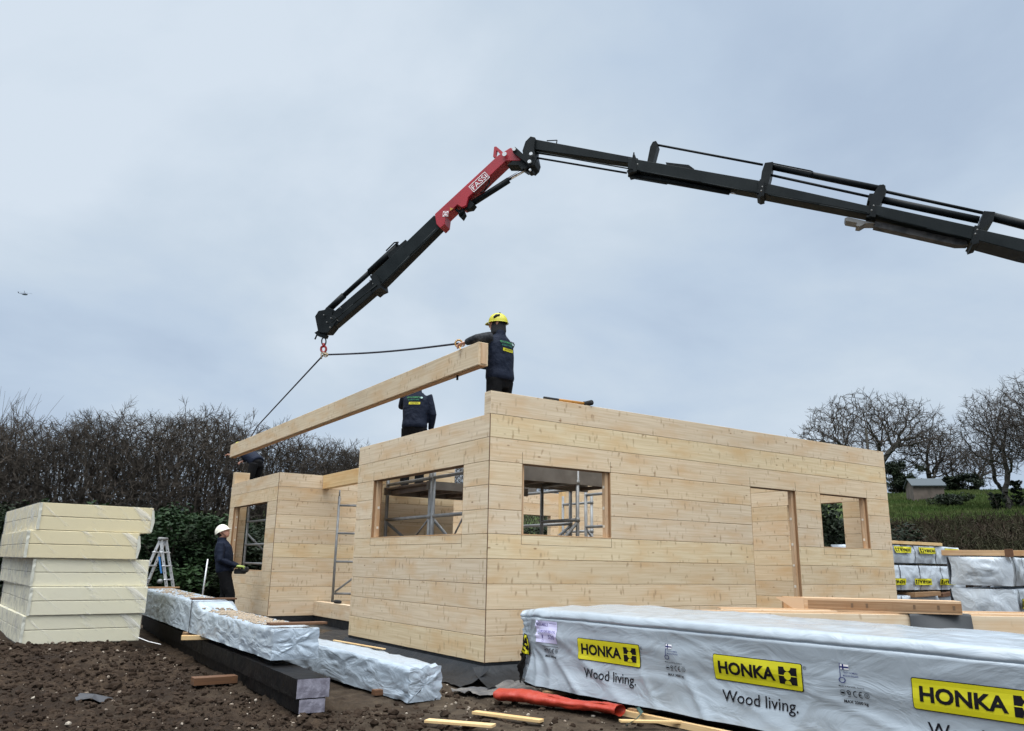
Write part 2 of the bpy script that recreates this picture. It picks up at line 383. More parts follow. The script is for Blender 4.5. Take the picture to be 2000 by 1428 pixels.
g = MB(); g.grid(lambda x, y: (x, y, gz(x, y)+clod(x, y)), xs, ys)
gm = bpy.data.materials.new('ground_soil_and_grass'); gm.use_nodes = True; t = gm.node_tree; b = t.nodes['Principled BSDF']; b.inputs['Roughness'].default_value = .95; b.inputs['Specular IOR Level'].default_value = .15
def gn(k, **a):
    q = t.nodes.new(k)
    for x, y in a.items(): setattr(q, x, y)
    return q
gtc = gn('ShaderNodeTexCoord'); gs = gn('ShaderNodeSeparateXYZ'); t.links.new(gtc.outputs['Object'], gs.inputs[0])
def gnoise(sc, det=6, ro=.6):
    q = gn('ShaderNodeTexNoise'); q.inputs['Scale'].default_value = sc; q.inputs['Detail'].default_value = det; q.inputs['Roughness'].default_value = ro; t.links.new(gtc.outputs['Object'], q.inputs['Vector']); return q.outputs[0]
def gr(v, a, b_, c=0, d=1):
    q = gn('ShaderNodeMapRange'); t.links.new(v, q.inputs[0])
    for i, z in enumerate((a, b_, c, d)): q.inputs[i+1].default_value = z
    return q.outputs[0]
def gmix(f, a, c):
    q = gn('ShaderNodeMix'); q.data_type = 'RGBA'; t.links.new(f, q.inputs[0])
    for v, s_ in ((a, 6), (c, 7)):
        if isinstance(v, tuple): q.inputs[s_].default_value = (*v, 1)
        else: t.links.new(v, q.inputs[s_])
    return q.outputs[2]
soil = gmix(gr(gnoise(9, 8, .7), .4, .66), (.022, .0138, .0088), (.066, .044, .028))
soil = gmix(gr(gnoise(1.1, 3), .45, .7), soil, (.022, .0145, .010))
mud = gmix(gr(gnoise(5, 8, .7), .38, .68), (.036, .026, .018), (.100, .075, .052))
mudmask = gn('ShaderNodeMath', operation='ADD'); t.links.new(gr(gs.outputs[0], -2.6, -1.2), mudmask.inputs[0]); t.links.new(gr(gnoise(1.3), .3, .7, -.5, .5), mudmask.inputs[1])
soil = gmix(mudmask.outputs[0], soil, mud)
grass = gmix(gr(gnoise(.35, 8, .7), .38, .64), (.034, .056, .014), (.064, .094, .022))
grass = gmix(gr(gnoise(2.6, 6, .75), .5, .66), grass, (.034, .034, .014))
soil = gmix(gr(gs.outputs[0], 13, 20), soil, (.055, .042, .026))
hillf = gr(gs.outputs[2], 2.3, 2.8)
t.links.new(gmix(hillf, soil, grass), b.inputs['Base Color'])
bp = gn('ShaderNodeBump'); bp.inputs['Strength'].default_value = .9; bp.inputs['Distance'].default_value = .03; t.links.new(gnoise(22, 9, .75), bp.inputs['Height']); t.links.new(bp.outputs[0], b.inputs['Normal'])
tag(g.build('ground', gm, None, True), kind='structure')

# loose clods and stones over the worked soil
def icos(rng, seedscale=1):
    bm = bmesh.new(); bmesh.ops.create_icosphere(bm, subdivisions=1, radius=1); V = [v.co.copy() for v in bm.verts]; F = [[v.index for v in f.verts] for f in bm.faces]; bm.free()
    return V, F
IV, IF = icos(None)
def scatter(name, label, m, n, rmin, rmax, region, seed, keep=lambda x, y: True, flat=.7):
    rng = random.Random(seed); mb = MB()
    for _ in range(n):
        for _t in range(20):
            x = rng.uniform(*region[0]); y = rng.uniform(*region[1])
            if keep(x, y): break
        r = rmin+(rmax-rmin)*rng.random()**3.2; i = len(mb.v); rot = Matrix.Rotation(rng.uniform(0, 6.3), 3, 'Z') @ Matrix.Rotation(rng.uniform(-.6, .6), 3, 'X')
        sc = Vector((r*rng.uniform(.8, 1.5), r*rng.uniform(.7, 1.1), r*rng.uniform(.5, .9)*flat/.7)); c = Vector((x, y, gz(x, y)+clod(x, y)+sc.z*.35)); ph = rng.random()*50
        for v in IV:
            q = Vector(v)*(1+.45*noise.noise(v*1.3+Vector((ph, 0, 0)))); mb.v.append(tuple(c+rot @ Vector((q.x*sc.x, q.y*sc.y, q.z*sc.z))))
        for f in IF: mb.face([i+k for k in f])
    return tag(mb.build(name, m), label, 'soil', kind='stuff')
inview = lambda x, y: not (x > -.4 and y > -.4) and not (-2.35 < x < -1.0 and y > -.6)
o = scatter('soil_clods', 'loose brown clods of turned earth across the left foreground', M_SOIL, 9000, .006, .036, ((-5.2, .6), (-2.6, 4.9)), 3, lambda x, y: inview(x, y) and (x < -1.6 or random.random() < .25))
o = scatter('large_clods', 'fist sized lumps of wet brown earth among the finer soil', M_SOIL, 150, .03, .075, ((-5.2, -1.2), (-2.6, 4.6)), 13, inview)
o = scatter('stones', 'small pale stones scattered through the brown soil', M_STONE, 800, .005, .02, ((-5.2, 1.0), (-2.6, 5.5)), 5, inview)

# ------------------------------------------------------------------ log cabin
H = .27
cabin = empty('log_cabin', 'unfinished pale pine log cabin with square window holes and no roof', 'building')
WT = .14
def log_wall(org, d, nrm, length, courses, openings=(), seed=1, amt=.095, gap=.0021, x0=0.0):
    """org: ground corner on the outer face, d: direction, nrm: outward normal; openings: (s0, s1, course0, course1)"""
    rng = random.Random(seed); mb = MB(); org = Vector(org); d = Vector(d); nrm = Vector(nrm); up = Vector((0, 0, 1))
    for c in range(courses):
        cuts = [(x0, length)]
        for (a, b_, c0, c1) in openings:
            if c0 <= c < c1:
                nc = []
                for (p, q) in cuts:
                    if b_ <= p or a >= q: nc.append((p, q)); continue
                    if p < a: nc.append((p, a))
                    if q > b_: nc.append((b_, q))
                cuts = nc
        tn = tone(rng, amt); off = (rng.random()*40, rng.random()*40)
        for (p, q) in cuts:
            mb.box(org+d*p+up*(c*H+gap)-nrm*WT, d*(q-p), nrm*WT, up*(H-2*gap), 0, 0, tn, (off[0]+p, off[1]), bev=.003)
            mb.box(org+d*(p+.012)+up*(c*H-gap*1.5)-nrm*(WT-.012), d*(q-p-.024), nrm*(WT-.024), up*(gap*3), 1)
    return mb
def kerf(mb, org, d, nrm, s, z0, z1):
    mb.box(Vector(org)+Vector(d)*(s-.0025)+Vector((0, 0, z0))-Vector(nrm)*.01, Vector(d)*.005, Vector(nrm)*.0112, (0, 0, z1-z0), 1)
def hkerf(mb, org, d, nrm, s0, s1, z):
    mb.box(Vector(org)+Vector(d)*s0+Vector((0, 0, z-.0018))-Vector(nrm)*.01, Vector(d)*(s1-s0), Vector(nrm)*.0111, (0, 0, .0036), 1)
X = Vector((1, 0, 0)); Y = Vector((0, 1, 0)); UP = Vector((0, 0, 1))
# front (long) wall, 11 courses
w = log_wall((0, 0, 0), X, -Y, 7.86, 11, [(.455, 1.80, 5, 8), (4.42, 5.44, 0, 8), (6.03, 7.26, 5, 8)], 11, x0=.004)
for s0, s1 in ((.455, 1.80), (6.03, 7.26)):
    kerf(w, (0, 0, 0), X, -Y, s0, 2.16, 2.29); kerf(w, (0, 0, 0), X, -Y, s1, 2.16, 2.29); kerf(w, (0, 0, 0), X, -Y, s0, 1.245, 1.35); kerf(w, (0, 0, 0), X, -Y, s1, 1.245, 1.35)
    hkerf(w, (0, 0, 0), X, -Y, s0, s1, 1.245)
kerf(w, (0, 0, 0), X, -Y, 4.42, 2.16, 2.29); kerf(w, (0, 0, 0), X, -Y, 5.44, 2.16, 2.29)
w.build('wall', [W_LOG, M_GAP], cabin)
# left gable wall, 10 courses
w = log_wall((0, 0, 0), Y, -X, 3.67, 10, [(.56, 3.10, 5, 8)], 23, x0=.004)
for s in (.56, 3.10):
    kerf(w, (0, 0, 0), Y, -X, s, 2.16, 2.29); kerf(w, (0, 0, 0), Y, -X, s, 1.25, 1.35)
hkerf(w, (0, 0, 0), Y, -X, .56, 3.10, 1.25)
w.build('wall', [W_LOG, M_GAP], cabin)
# dark strip standing in for the thin mitre gap at the corner
w = MB(); w.box((-.0015, -.0015, 0), (.008, 0, 0), (0, .008, 0), (0, 0, 2.7), 0); w.build('corner_gap', [M_GAP], cabin)
# porch return wall, bay side wall, bay front wall, far gable wall, stub, inner walls
log_wall((.14, 3.67, 0), X, Y, 1.45, 10, [], 31).build('wall', [W_LOG, M_GAP], cabin)
BAYY = 7.92
log_wall((.174, BAYY, 0), X, -Y, 7.55, 10, [(5.4, 6.62, 4, 8)], 37).build('wall', [W_LOG, M_GAP], cabin)
w = log_wall((.17, BAYY, 0), Y, -X, 3.35, 10, [(.60, 3.02, 3, 8)], 41, x0=.004)
kerf(w, (.17, BAYY, 0), Y, -X, .60, 2.16, 2.29); kerf(w, (.17, BAYY, 0), Y, -X, 3.02, 2.16, 2.29); kerf(w, (.17, BAYY, 0), Y, -X, .60, .70, .81); kerf(w, (.17, BAYY, 0), Y, -X, 3.02, .70, .81)
hkerf(w, (.17, BAYY, 0), Y, -X, .6, 3.02, .70)
w.build('wall', [W_LOG, M_GAP], cabin)
w = MB(); w.box((.1685, BAYY-.0015, 0), (.008, 0, 0), (0, .008, 0), (0, 0, 2.7), 0); w.build('corner_gap', [M_GAP], cabin)  # same dark gap strip at the bay corner
log_wall((7.86, .15, 0), Y, X, 7.75, 10, [(.61, 1.75, 5, 8)], 43).build('wall', [W_LOG, M_GAP], cabin)
log_wall((.174, 11.13, 0), X, -Y, .34, 11, [], 47).build('wall', [W_LOG, M_GAP], cabin)
log_wall((4.95, 5.0, 0), X, -Y, 2.75, 10, [], 53).build('wall', [W_LOG, M_GAP], cabin)
w = MB(); w.box((4.86, 4.96, 0), (.08, 0, 0), (0, .12, 0), (0, 0, 2.66), 0, 2); w.build('wall_post', [W_PALE], cabin)
# porch opening: header beam and bottom course
w = MB(); w.box((1.06, 3.68, 2.432), (.14, 0, 0), (0, BAYY-3.69, 0), (0, 0, .266), 0, 1, bev=.004); w.build('header_beam', [W_PALE], cabin)
w = MB(); w.box((1.06, 3.68, .002), (.14, 0, 0), (0, BAYY-3.69, 0), (0, 0, .266), 0, 1, bev=.004); w.build('bottom_log', [W_LOG], cabin)
# window and door frames (the jambs seen edge-on, with dowel plugs), sills
def frame(org, d, nrm, s0, s1, z0, z1, plugs, sill=True, jw=.045):
    org = Vector(org); d = Vector(d); nrm = Vector(nrm); rng = random.Random(int(s1*100))
    fr = bpy.data.objects.new('window_frame' if sill else 'door_frame', None); COL.objects.link(fr); fr.parent = cabin
    for s, sg in ((s0, 1), (s1, -1)):
        mb = MB()
        mb.box(org+d*s-nrm*(WT-.004)+UP*(z0+.012), d*sg*.012, nrm*(WT-.010), UP*(z1-z0-.016), 0, 2)
        mb.box(org+d*(s+sg*.012)-nrm*(WT*.70)+UP*(z0+.012), d*sg*jw, nrm*.055, UP*(z1-z0-.016), 1, 2)
        for zz in plugs:
            c = org+d*(s+sg*(.012+jw))-nrm*(WT*.5)+UP*zz
            mb.box(c-nrm*.018-UP*.018, d*sg*.004, nrm*.03, UP*(.03+.01*rng.random()), 2)
        mb.build('jamb', [W_ORANGE, W_END, M_PLUG], fr)
    if sill:
        mb = MB(); mb.box(org+d*(s0+.002)-nrm*(WT)+UP*(z0), d*(s1-s0-.004), nrm*(WT+.002), UP*.012, 0, 0, (1, .97, .9)); mb.build('sill', [W_END], fr)
frame((0, 0, 0), X, -Y, .455, 1.80, 1.35, 2.16, (1.5, 1.72, 1.98))
frame((0, 0, 0), X, -Y, 6.03, 7.26, 1.35, 2.16, (1.5, 1.82))
frame((0, 0, 0), X, -Y, 4.42, 5.44, 0, 2.16, (.45, .78, 1.08, 1.38, 1.75), False)
frame((0, 0, 0), Y, -X, .56, 3.10, 1.35, 2.16, (1.5, 1.78))
frame((.17, BAYY, 0), Y, -X, .60, 3.02, .81, 2.16, (1.15, 1.45, 1.72, 1.95))
# plinth: black upstand below the logs, and floor slab
w = MB()
def strip(a, b_, top=-.004, bot=-.24, th=.05):
    a = Vector(a); b_ = Vector(b_); d = (b_-a).normalized(); n = Vector((d.y, -d.x, 0)); w.box(a+UP*bot-n*th, b_-a, n*(th-.004), UP*(top-bot))
strip((0.0, 3.67, 0), (0, 0, 0)); strip((0, 0, 0), (7.86, 0, 0)); strip((.17, 11.27, 0), (.17, BAYY, 0)); strip((.17, BAYY, 0), (1.1, BAYY, 0)); strip((1.08, BAYY, 0), (1.08, 3.67, 0))
w.build('plinth', [M_BLACK], cabin)
w = MB(); w.box((.06, .06, -.22), (7.75, 0, 0), (0, 3.5, 0), (0, 0, .2)); w.box((1.15, 3.56, -.22), (6.65, 0, 0), (0, 4.3, 0), (0, 0, .2)); w.box((.23, 7.98, -.22), (7.5, 0, 0), (0, 3.2, 0), (0, 0, .2))
w.build('floor_slab', [mat('floor_slab', (.22, .19, .16), .9)], cabin)

# black membrane apron lying round the foot of the walls
def apron(name, label, A, B, width, seed, lift=.0, start=-.03):
    A = Vector(A); B = Vector(B); d = (B-A).normalized(); n = Vector((d.y, -d.x, 0)); Lg = (B-A).length; mb = MB()
    us = np.linspace(0, Lg, int(Lg/.05)+2); vs2 = np.linspace(0, 1, 14)
    def fn(u, v):
        edge = width*(1+.35*nz(u*1.7, seed, 2)+.18*nz(u*6, seed, 9)); o_ = v*edge
        p = A+d*u+n*(.006+o_)
        zt = -.10*(1-math.exp(-o_*9)); base = gz(p.x, p.y)+clod(p.x, p.y)+.012
        z = max(base, start+zt-.25*o_)+.035*v*nz(u*3, v*3, seed)+.03*v*v*abs(nz(u*7, v*2, seed+3))
        p.z = z+lift; return p
    mb.grid(fn, us, vs2); return tag(mb.build(name, [M_BLACK], None, True), label, 'membrane')
apron('membrane_apron', 'black damp proof membrane flaring out along the foot of the near left wall', (0, 3.75, 0), (0, -.12, 0), .42, 3)
apron('membrane_apron', 'black membrane skirt below the long wall, behind the big wrapped pack', (-.15, 0, 0), (7.9, 0, 0), .32, 8)
apron('membrane_apron', 'black membrane spread below the bay and its window', (.17, 11.2, 0), (.17, BAYY-.1, 0), .5, 12)
mb = MB()
def porch(u, v):
    x = -.45+u*1.5; y = 3.75+v*4.1; return (x, y, -.155+.05*nz(x*1.5, y*1.5, 4)+.03*abs(nz(x*5, y*4, 8)))
mb.grid(porch, np.linspace(0, 1, 30), np.linspace(0, 1, 60))
tag(mb.build('membrane_sheet', [M_BLACK], None, True), 'crumpled black membrane sheet covering the porch floor between bay and main block', 'membrane')
mb = MB()
def scrap(u, v):
    x = -.55+u*.75; y = -.75+v*.5; return (x+.08*nz(v*2, 3, 0), y+.08*nz(u*2, 5, 0), gz(x, y)+clod(x, y)+.03+.06*abs(nz(x*5, y*6, 3)))
mb.grid(scrap, np.linspace(0, 1, 22), np.linspace(0, 1, 16))
tag(mb.build('plastic_scrap', [mat('dusty_plastic', (.075, .075, .08), .5, bump=(12, .8, .03), var=(6, 1, (.16, .15, .14)))], None, True), 'dusty grey scrap of plastic sheet on the mud at the cabin corner', 'plastic sheet')

# ------------------------------------------------------------------ text decals
_txtcache = {}
def text_mesh(txt, offset=0.0, extrude=0, shear=0):
    cu = bpy.data.curves.new('txt', 'FONT'); cu.body = txt; cu.size = 1; cu.offset = offset; cu.resolution_u = 3; cu.shear = shear
    o_ = bpy.data.objects.new('txt', cu); COL.objects.link(o_); bpy.context.view_layer.update()
    me = bpy.data.meshes.new_from_object(o_.evaluated_get(bpy.context.evaluated_depsgraph_get()))
    bpy.data.objects.remove(o_)
    V = [v.co.copy() for v in me.vertices]; F = [tuple(p.vertices) for p in me.polygons]; bpy.data.meshes.remove(me)
    return V, F
def put_text(mb, txt, box, mi, offset=0.0, surf=None, cut=0, rot=None):
    """text scaled into box=(s0,z0,s1,z1) of the surface function surf(s, z)->point"""
    V, F = text_mesh(txt, offset)
    x0 = min(v.x for v in V); x1 = max(v.x for v in V); y0 = min(v.y for v in V); y1 = max(v.y for v in V)
    s0, z0, s1, z1 = box
    Q = [Vector((s0+(v.x-x0)/(x1-x0)*(s1-s0), z0+(v.y-y0)/(y1-y0)*(z1-z0), 0)) for v in V]
    put_poly(mb, Q, F, mi, surf, cut)
def put_poly(mb, Q, F, mi, surf, cut=0):
    if cut:
        bm = bmesh.new(); vs_ = [bm.verts.new(q) for q in Q]
        for f in F:
            try: bm.faces.new([vs_[k] for k in f])
            except Exception: pass
        for ax in (0, 1):
            lo = min(q[ax] for q in Q); hi = max(q[ax] for q in Q); c = lo+cut
            while c < hi:
                co = Vector((0, 0, 0)); co[ax] = c; no = Vector((0, 0, 0)); no[ax] = 1
                bmesh.ops.bisect_plane(bm, geom=bm.verts[:]+bm.edges[:]+bm.faces[:], plane_co=co, plane_no=no, dist=1e-5); c += cut
        bmesh.ops.triangulate(bm, faces=bm.faces[:]); bm.verts.index_update()
        Q = [v.co.copy() for v in bm.verts]; F = [tuple(v.index for v in f.verts) for f in bm.faces]; bm.free()
    i = len(mb.v); mb.v += [tuple(surf(q.x, q.y)) for q in Q]
    for f in F: mb.face([i+k for k in f], mi)
def rrect(s0, z0, s1, z1, r, n=5):
    P = []
    for cx, cz, a0 in ((s1-r, z1-r, 0), (s0+r, z1-r, 90), (s0+r, z0+r, 180), (s1-r, z0+r, 270)):
        for k in range(n+1):
            a = R_(a0+90*k/n); P.append(Vector((cx+r*math.cos(a), cz+r*math.sin(a), 0)))
    return P
def disc(cx, cz, r, n=20, a0=0, a1=360):
    return [Vector((cx+r*math.cos(R_(a0+(a1-a0)*k/n)), cz+r*math.sin(R_(a0+(a1-a0)*k/n)), 0)) for k in range(n+(a1-a0 < 360))]
def ring(mb, cx, cz, r, w_, mi, surf, a0=0, a1=360, n=24, sx=1):
    i = len(mb.v)
    for k in range(n+1):
        a = R_(a0+(a1-a0)*k/n)
        for rr in (r-w_/2, r+w_/2): mb.v.append(tuple(surf(cx+rr*math.cos(a)*sx, cz+rr*math.sin(a))))
    for k in range(n): mb.face((i+2*k, i+2*k+1, i+2*k+3, i+2*k+2), mi)
def rect(mb, s0, z0, s1, z1, mi, surf, cut=0):
    put_poly(mb, [Vector((s0, z0, 0)), Vector((s1, z0, 0)), Vector((s1, z1, 0)), Vector((s0, z1, 0))], [(0, 1, 2, 3)], mi, surf, cut)
def honka_logo(mb, s0, z0, s1, z1, S, cut=.03):
    """yellow plate, HONKA and the log-end emblem. S(k) -> surface function lifted by k layers. mats: 0 ink 1 yellow"""
    w_ = s1-s0; h = z1-z0; r = h*.08
    put_poly(mb, rrect(s0, z0, s1, z1, r), [tuple(range(24))], 0, S(1), cut)
    e = h*.028; put_poly(mb, rrect(s0+e, z0+e, s1-e, z1-e, r*.8), [tuple(range(24))], 1, S(2), cut)
    put_text(mb, 'HONKA', (s0+w_*.062, z0+h*.26, s0+w_*.715, z0+h*.76), 0, .035, S(3), cut)
    a, b_, c, d_ = s0+w_*.755, z0+h*.20, s0+w_*.945, z0+h*.82
    mx_, mz = (a+c)/2, (b_+d_)/2; rr = (c-a)*.19
    rect(mb, a, b_, c, d_, 0, S(3), cut)
    put_poly(mb, disc(mx_, mz, rr), [tuple(range(20))], 1, S(4), 0)
    put_poly(mb, disc(mx_, d_, rr, 14, 180, 360), [tuple(range(15))], 1, S(4), 0); put_poly(mb, disc(mx_, b_, rr, 14, 0, 180), [tuple(range(15))], 1, S(4), 0)
    rect(mb, a, mz-h*.016, mx_-rr*.9, mz+h*.016, 1, S(4)); rect(mb, mx_+rr*.9, mz-h*.016, c, mz+h*.016, 1, S(4))
def approvals(mb, s, S, full=True):
    """Finnish key flag, approval marks, load limit. mats: 0 ink, 2 blue, 3 white"""
    z = .30
    if full:
        ring(mb, s+.015, z+.012, .016, .005, 2, S(1), sx=1.35); rect(mb, s+.0, z+.028, s+.005, z+.118, 2, S(1))
        rect(mb, s+.005, z+.080, s+.065, z+.112, 3, S(1)); rect(mb, s+.020, z+.078, s+.030, z+.114, 2, S(2)); rect(mb, s+.005, z+.090, s+.065, z+.099, 2, S(2))
        put_text(mb, 'TEHTY SUOMESSA', (s+.022, z+.055, s+.125, z+.066), 2, .01, S(1)); put_text(mb, 'MADE IN FINLAND', (s+.022, z+.036, s+.130, z+.047), 2, .01, S(1))
        put_text(mb, 'Made in Karstula, Finland', (s-.012, .268, s+.165, .280), 0, .01, S(1))
    y = .232
    ring(mb, s+.010, y, .018, .002, 0, S(1)); rect(mb, s-.003, y-.005, s+.023, y+.005, 0, S(1))
    ring(mb, s+.052, y+.004, .013, .005, 0, S(1), -120, 160); rect(mb, s+.040, y-.001, s+.056, y+.006, 0, S(1)); rect(mb, s+.042, y-.021, s+.064, y-.018, 0, S(1))
    ring(mb, s+.103, y, .018, .0055, 0, S(1), 75, 285); ring(mb, s+.142, y, .018, .0055, 0, S(1), 75, 285); rect(mb, s+.126, y-.003, s+.140, y+.003, 0, S(1))
    ring(mb, s+.178, y, .015, .0032, 0, S(1)); ring(mb, s+.178, y, .006, .003, 0, S(1)); rect(mb, s+.160, y+.021, s+.197, y+.0225, 0, S(1))
    put_text(mb, 'MAX 3000 kg', (s+.012, .165, s+.178, .190), 0, .022, S(1))

# ------------------------------------------------------------------ the big wrapped pack in front
PA = Vector((-.01, -.87, 0)); PD = Vector((.0737, -.9973, 0)).normalized(); PN = Vector((PD.y, -PD.x, 0)); PB = -PN   # PN points to the camera
ZB, ZT = -.10, .548; PW = 1.30; PL = 6.4
def fold(s, z):
    """outward displacement of the film on the camera side"""
    e = math.exp(-max(0, s+.12)*2.2)
    d = .010*nz(s*.9, z*5, 1.5)+.006*nz(s*2.2, z*11, 4)
    # long sagging horizontal folds
    d += .009*math.sin((z-.04*math.sin(s*1.3))*26+1.5*nz(s*.5, 0, 7))*(.5+.5*nz(s*.7, z*2, 12)) 
    # creases fanning from the torn corner
    a = math.atan2(z-.30, s+.05); q = math.hypot(z-.30, s+.05)
    d += e*.040*(1-abs(math.sin(a*7+q*4+nz(s*3, z*3, 8)*1.2)))*min(1, q*4)-e*.012
    for (sc, zc, ang, ln, wd, am) in ((.60, .0, -35, .32, .030, .022), (1.55, .02, -55, .22, .022, .016), (2.05, .03, -50, .30, .03, .020), (2.3, .12, -20, .5, .03, .010), (3.0, .10, 60, .16, .018, .012), (.9, .10, -28, .7, .035, .014), (3.6, .06, -15, .7, .03, .012)):
        ca, sa = math.cos(R_(ang)), math.sin(R_(ang)); u_ = (s-sc)*ca+(z-zc)*sa; v_ = -(s-sc)*sa+(z-zc)*ca
        d += am*math.exp(-(u_/ln)**2-(v_/wd)**2)
    # film pulled clear at the bottom, and bellied out below the top edge
    d += .035*sstep(.10, -.1, z)*(1+nz(s*2.1, 1, 3))+.022*max(0, z/.5)**1.5
    return d
def pside(s, z, off=0.0): return PA+PD*s+PN*(fold(s, z)+off)+UP*z
pack = empty('wrapped_log_pack', 'long light grey plastic wrapped log pack with yellow logos in the right foreground', 'wrapped pack', PA+UP*ZB)
mb = MB()
prof = []   # (inward offset, z, weight of side folds)
for z in np.linspace(ZB, .520, 32): prof.append((0, z, 1))
prof += [(.016, .524, .95), (.014, .530, .9), (.002, .536, .9), (.004, .555, .8), (.016, .592, .6), (.04, .606, .3), (.11, .612, 0)]
for k in range(1, 20): prof.append((.11+(PW-.22)*k/19, .610+.008*math.sin(min(1, k/15)*math.pi/2), -1))
prof += [(PW-.03, .61, 0), (PW, .58, 0), (PW, .2, 0), (PW, ZB, 0)]
def pfn(s, k):
    ins, z, wt = prof[int(k)]; e = sstep(.10, -.18, s); lip = 0
    if wt > 0: p = PA+PD*s+PN*(fold(s, z)*wt-ins)+UP*z
    else:
        t_ = (ins/PW); zz = z-.007*max(0, s-2)+(.012*nz(s*1.4, ins*3, 5)+.010*nz(s*4, ins*3, 2)+.010*(1-abs(nz(s*2.1+ins*3.7, ins*2, 9))*2) if wt < 0 else 0)
        p = PA+PD*s-PN*ins+UP*zz
    if wt >= 0 and 0 < ins < .12: p += UP*(.008*nz(s*1.8, 2, 4)+.006*nz(s*6, 1, 4))
    # the end is gathered inwards and crumpled
    c = PA-PN*PW*.5+UP*.25
    if e > 0:
        j = e*(.05+.07*abs(nz(k*.55, s*3, 3))); p = p.lerp(Vector((c.x, c.y, c.z))+PD*s, j*(1 if True else 0))
    return p
ss = list(np.arange(-.18, .6, .014))+list(np.arange(.6, PL, .028))
mb.grid(pfn, ss, list(range(len(prof))), 0)
# torn, tucked end
n0 = len(prof); i0 = len(mb.v); cen = PA+PD*(-.16)-PN*PW*.5+UP*.24
rings = 7
for r_ in range(rings+1):
    for k in range(n0):
        q = pfn(-.18, k); f_ = r_/rings; p = q.lerp(cen, f_)-PD*(.05*math.sin(f_*3.1)*abs(nz(k*.4, f_*4, 2))+.03*nz(k*.9, f_*6, 6)*(1-f_)*(f_ > 0)); mb.v.append(tuple(p))
for r_ in range(rings):
    for k in range(n0-1): mb.face((i0+r_*n0+k, i0+r_*n0+k+1, i0+(r_+1)*n0+k+1, i0+(r_+1)*n0+k), 0)
wrap = mb.build('plastic_wrap', [M_FILM], pack, True)
mb = MB()
S = lambda k: (lambda s, z: pside(s, z, .0035+.0022*k))
for i in range(4):
    s0 = .686+1.5265*i
    honka_logo(mb, s0, .196, s0+.767, .383, S)
    put_text(mb, 'Wood living.', (s0+.073, .025, s0+.712, .132), 0, .004, S(1), .03)
    put_text(mb, 'R', (s0+.782, .352, s0+.792, .364), 0, 0, S(1)); ring(mb, s0+.787, .358, .011, .0025, 0, S(1), n=14)
    approvals(mb, s0+1.05, S)
approvals(mb, .20, S, False); rect(mb, .19, .268, .40, .272, 0, S(1), .03)
mb.build('printing', [M_INK, M_YEL, M_BLUE, M_WHITE], pack)
# paper label
mb = MB(); rect(mb, .092, .300, .400, .500, 0, S(1), .03)
put_text(mb, 'K014823', (.115, .450, .270, .482), 1, .01, S(2)); rect(mb, .285, .478, .39, .481, 1, S(2))
put_text(mb, 'HIRSIKUOR 205 FXL', (.110, .392, .390, .416), 1, .01, S(2)); put_text(mb, '1', (.185, .338, .200, .372), 1, .02, S(2)); put_text(mb, '520', (.275, .338, .375, .374), 1, .01, S(2))
ring(mb, .195, .318, .012, .002, 1, S(2), n=12)
mb.build('paper_label', [mat('label_paper', (.62, .60, .82), .7), mat('label_ink', (.12, .10, .30), .7)], pack)
# yellow end of a printed logo, folded round the corner, and black sheet standing in for the torn hole below it
mb = MB(); put_poly(mb, [Vector(q) for q in ((-.155, .165, 0), (-.02, .160, 0), (-.03, .30, 0), (-.06, .355, 0), (-.10, .365, 0), (-.125, .28, 0))], [tuple(range(6))], 0, S(1), .03)
put_poly(mb, [Vector(q) for q in ((-.148, .172, 0), (-.03, .168, 0), (-.038, .30, 0), (-.065, .345, 0), (-.098, .352, 0), (-.12, .28, 0))], [tuple(range(6))], 1, S(2), .03)
put_poly(mb, [Vector(q) for q in ((-.135, .20, 0), (-.105, .20, 0), (-.095, .33, 0), (-.105, .33, 0))], [(0, 1, 2, 3)], 0, S(3), .03)
put_poly(mb, [Vector(q) for q in ((-.085, .215, 0), (-.055, .21, 0), (-.05, .27, 0), (-.06, .335, 0), (-.085, .33, 0))], [tuple(range(5))], 0, S(3), .03)
mb.build('printing', [M_INK, M_YEL], pack)
mb = MB(); mb.grid(lambda u, v: pside(-.165+.085*u*(1-.4*v)+.015*nz(v*6, u*3, 1), .17-.27*v, .006+.03*abs(nz(u*4, v*6, 3))), np.linspace(0, 1, 8), np.linspace(0, 1, 16)); mb.build('torn_hole', [M_BLACK2], pack, True)
# dark bottom film edge and the bearers under the pack
mb = MB(); mb.box(PA+PD*(-.1)+UP*(ZB-.022)-PN*(PW-.02), PD*PL, PN*(PW-.03), UP*.02); mb.build('bottom_film', [M_BLACK2], pack)
localise(pack)
bz = gz(0, -2)+.012
for k, s in enumerate((.25, 1.35, 2.55, 3.9, 5.2)):
    mb = MB(); mb.box(PA+PD*s+UP*bz-PN*(PW-.05), PD*.09, PN*(PW+.02), UP*(ZB-.026-bz), 0, 1); tag(mb.build('bearer', [W_ORANGE]), ['short timber bearer under the left end of the big wrapped pack', 'timber bearer under the big pack beside the red plastic roll', 'timber bearer under the big pack beside the green strap', 'timber bearer under the right part of the big pack', 'timber bearer under the far right end of the big pack'][k], 'timber bearer')
mb = MB(); mb.box(PA+PD*1.3+PN*.05+UP*(gz(0, -2)+.012), PD*4.6, PN*.05, UP*.045, 0, 0); tag(mb.build('batten', [W_PALE]), 'long thin pale batten on the ground along the big wrapped pack', 'batten')

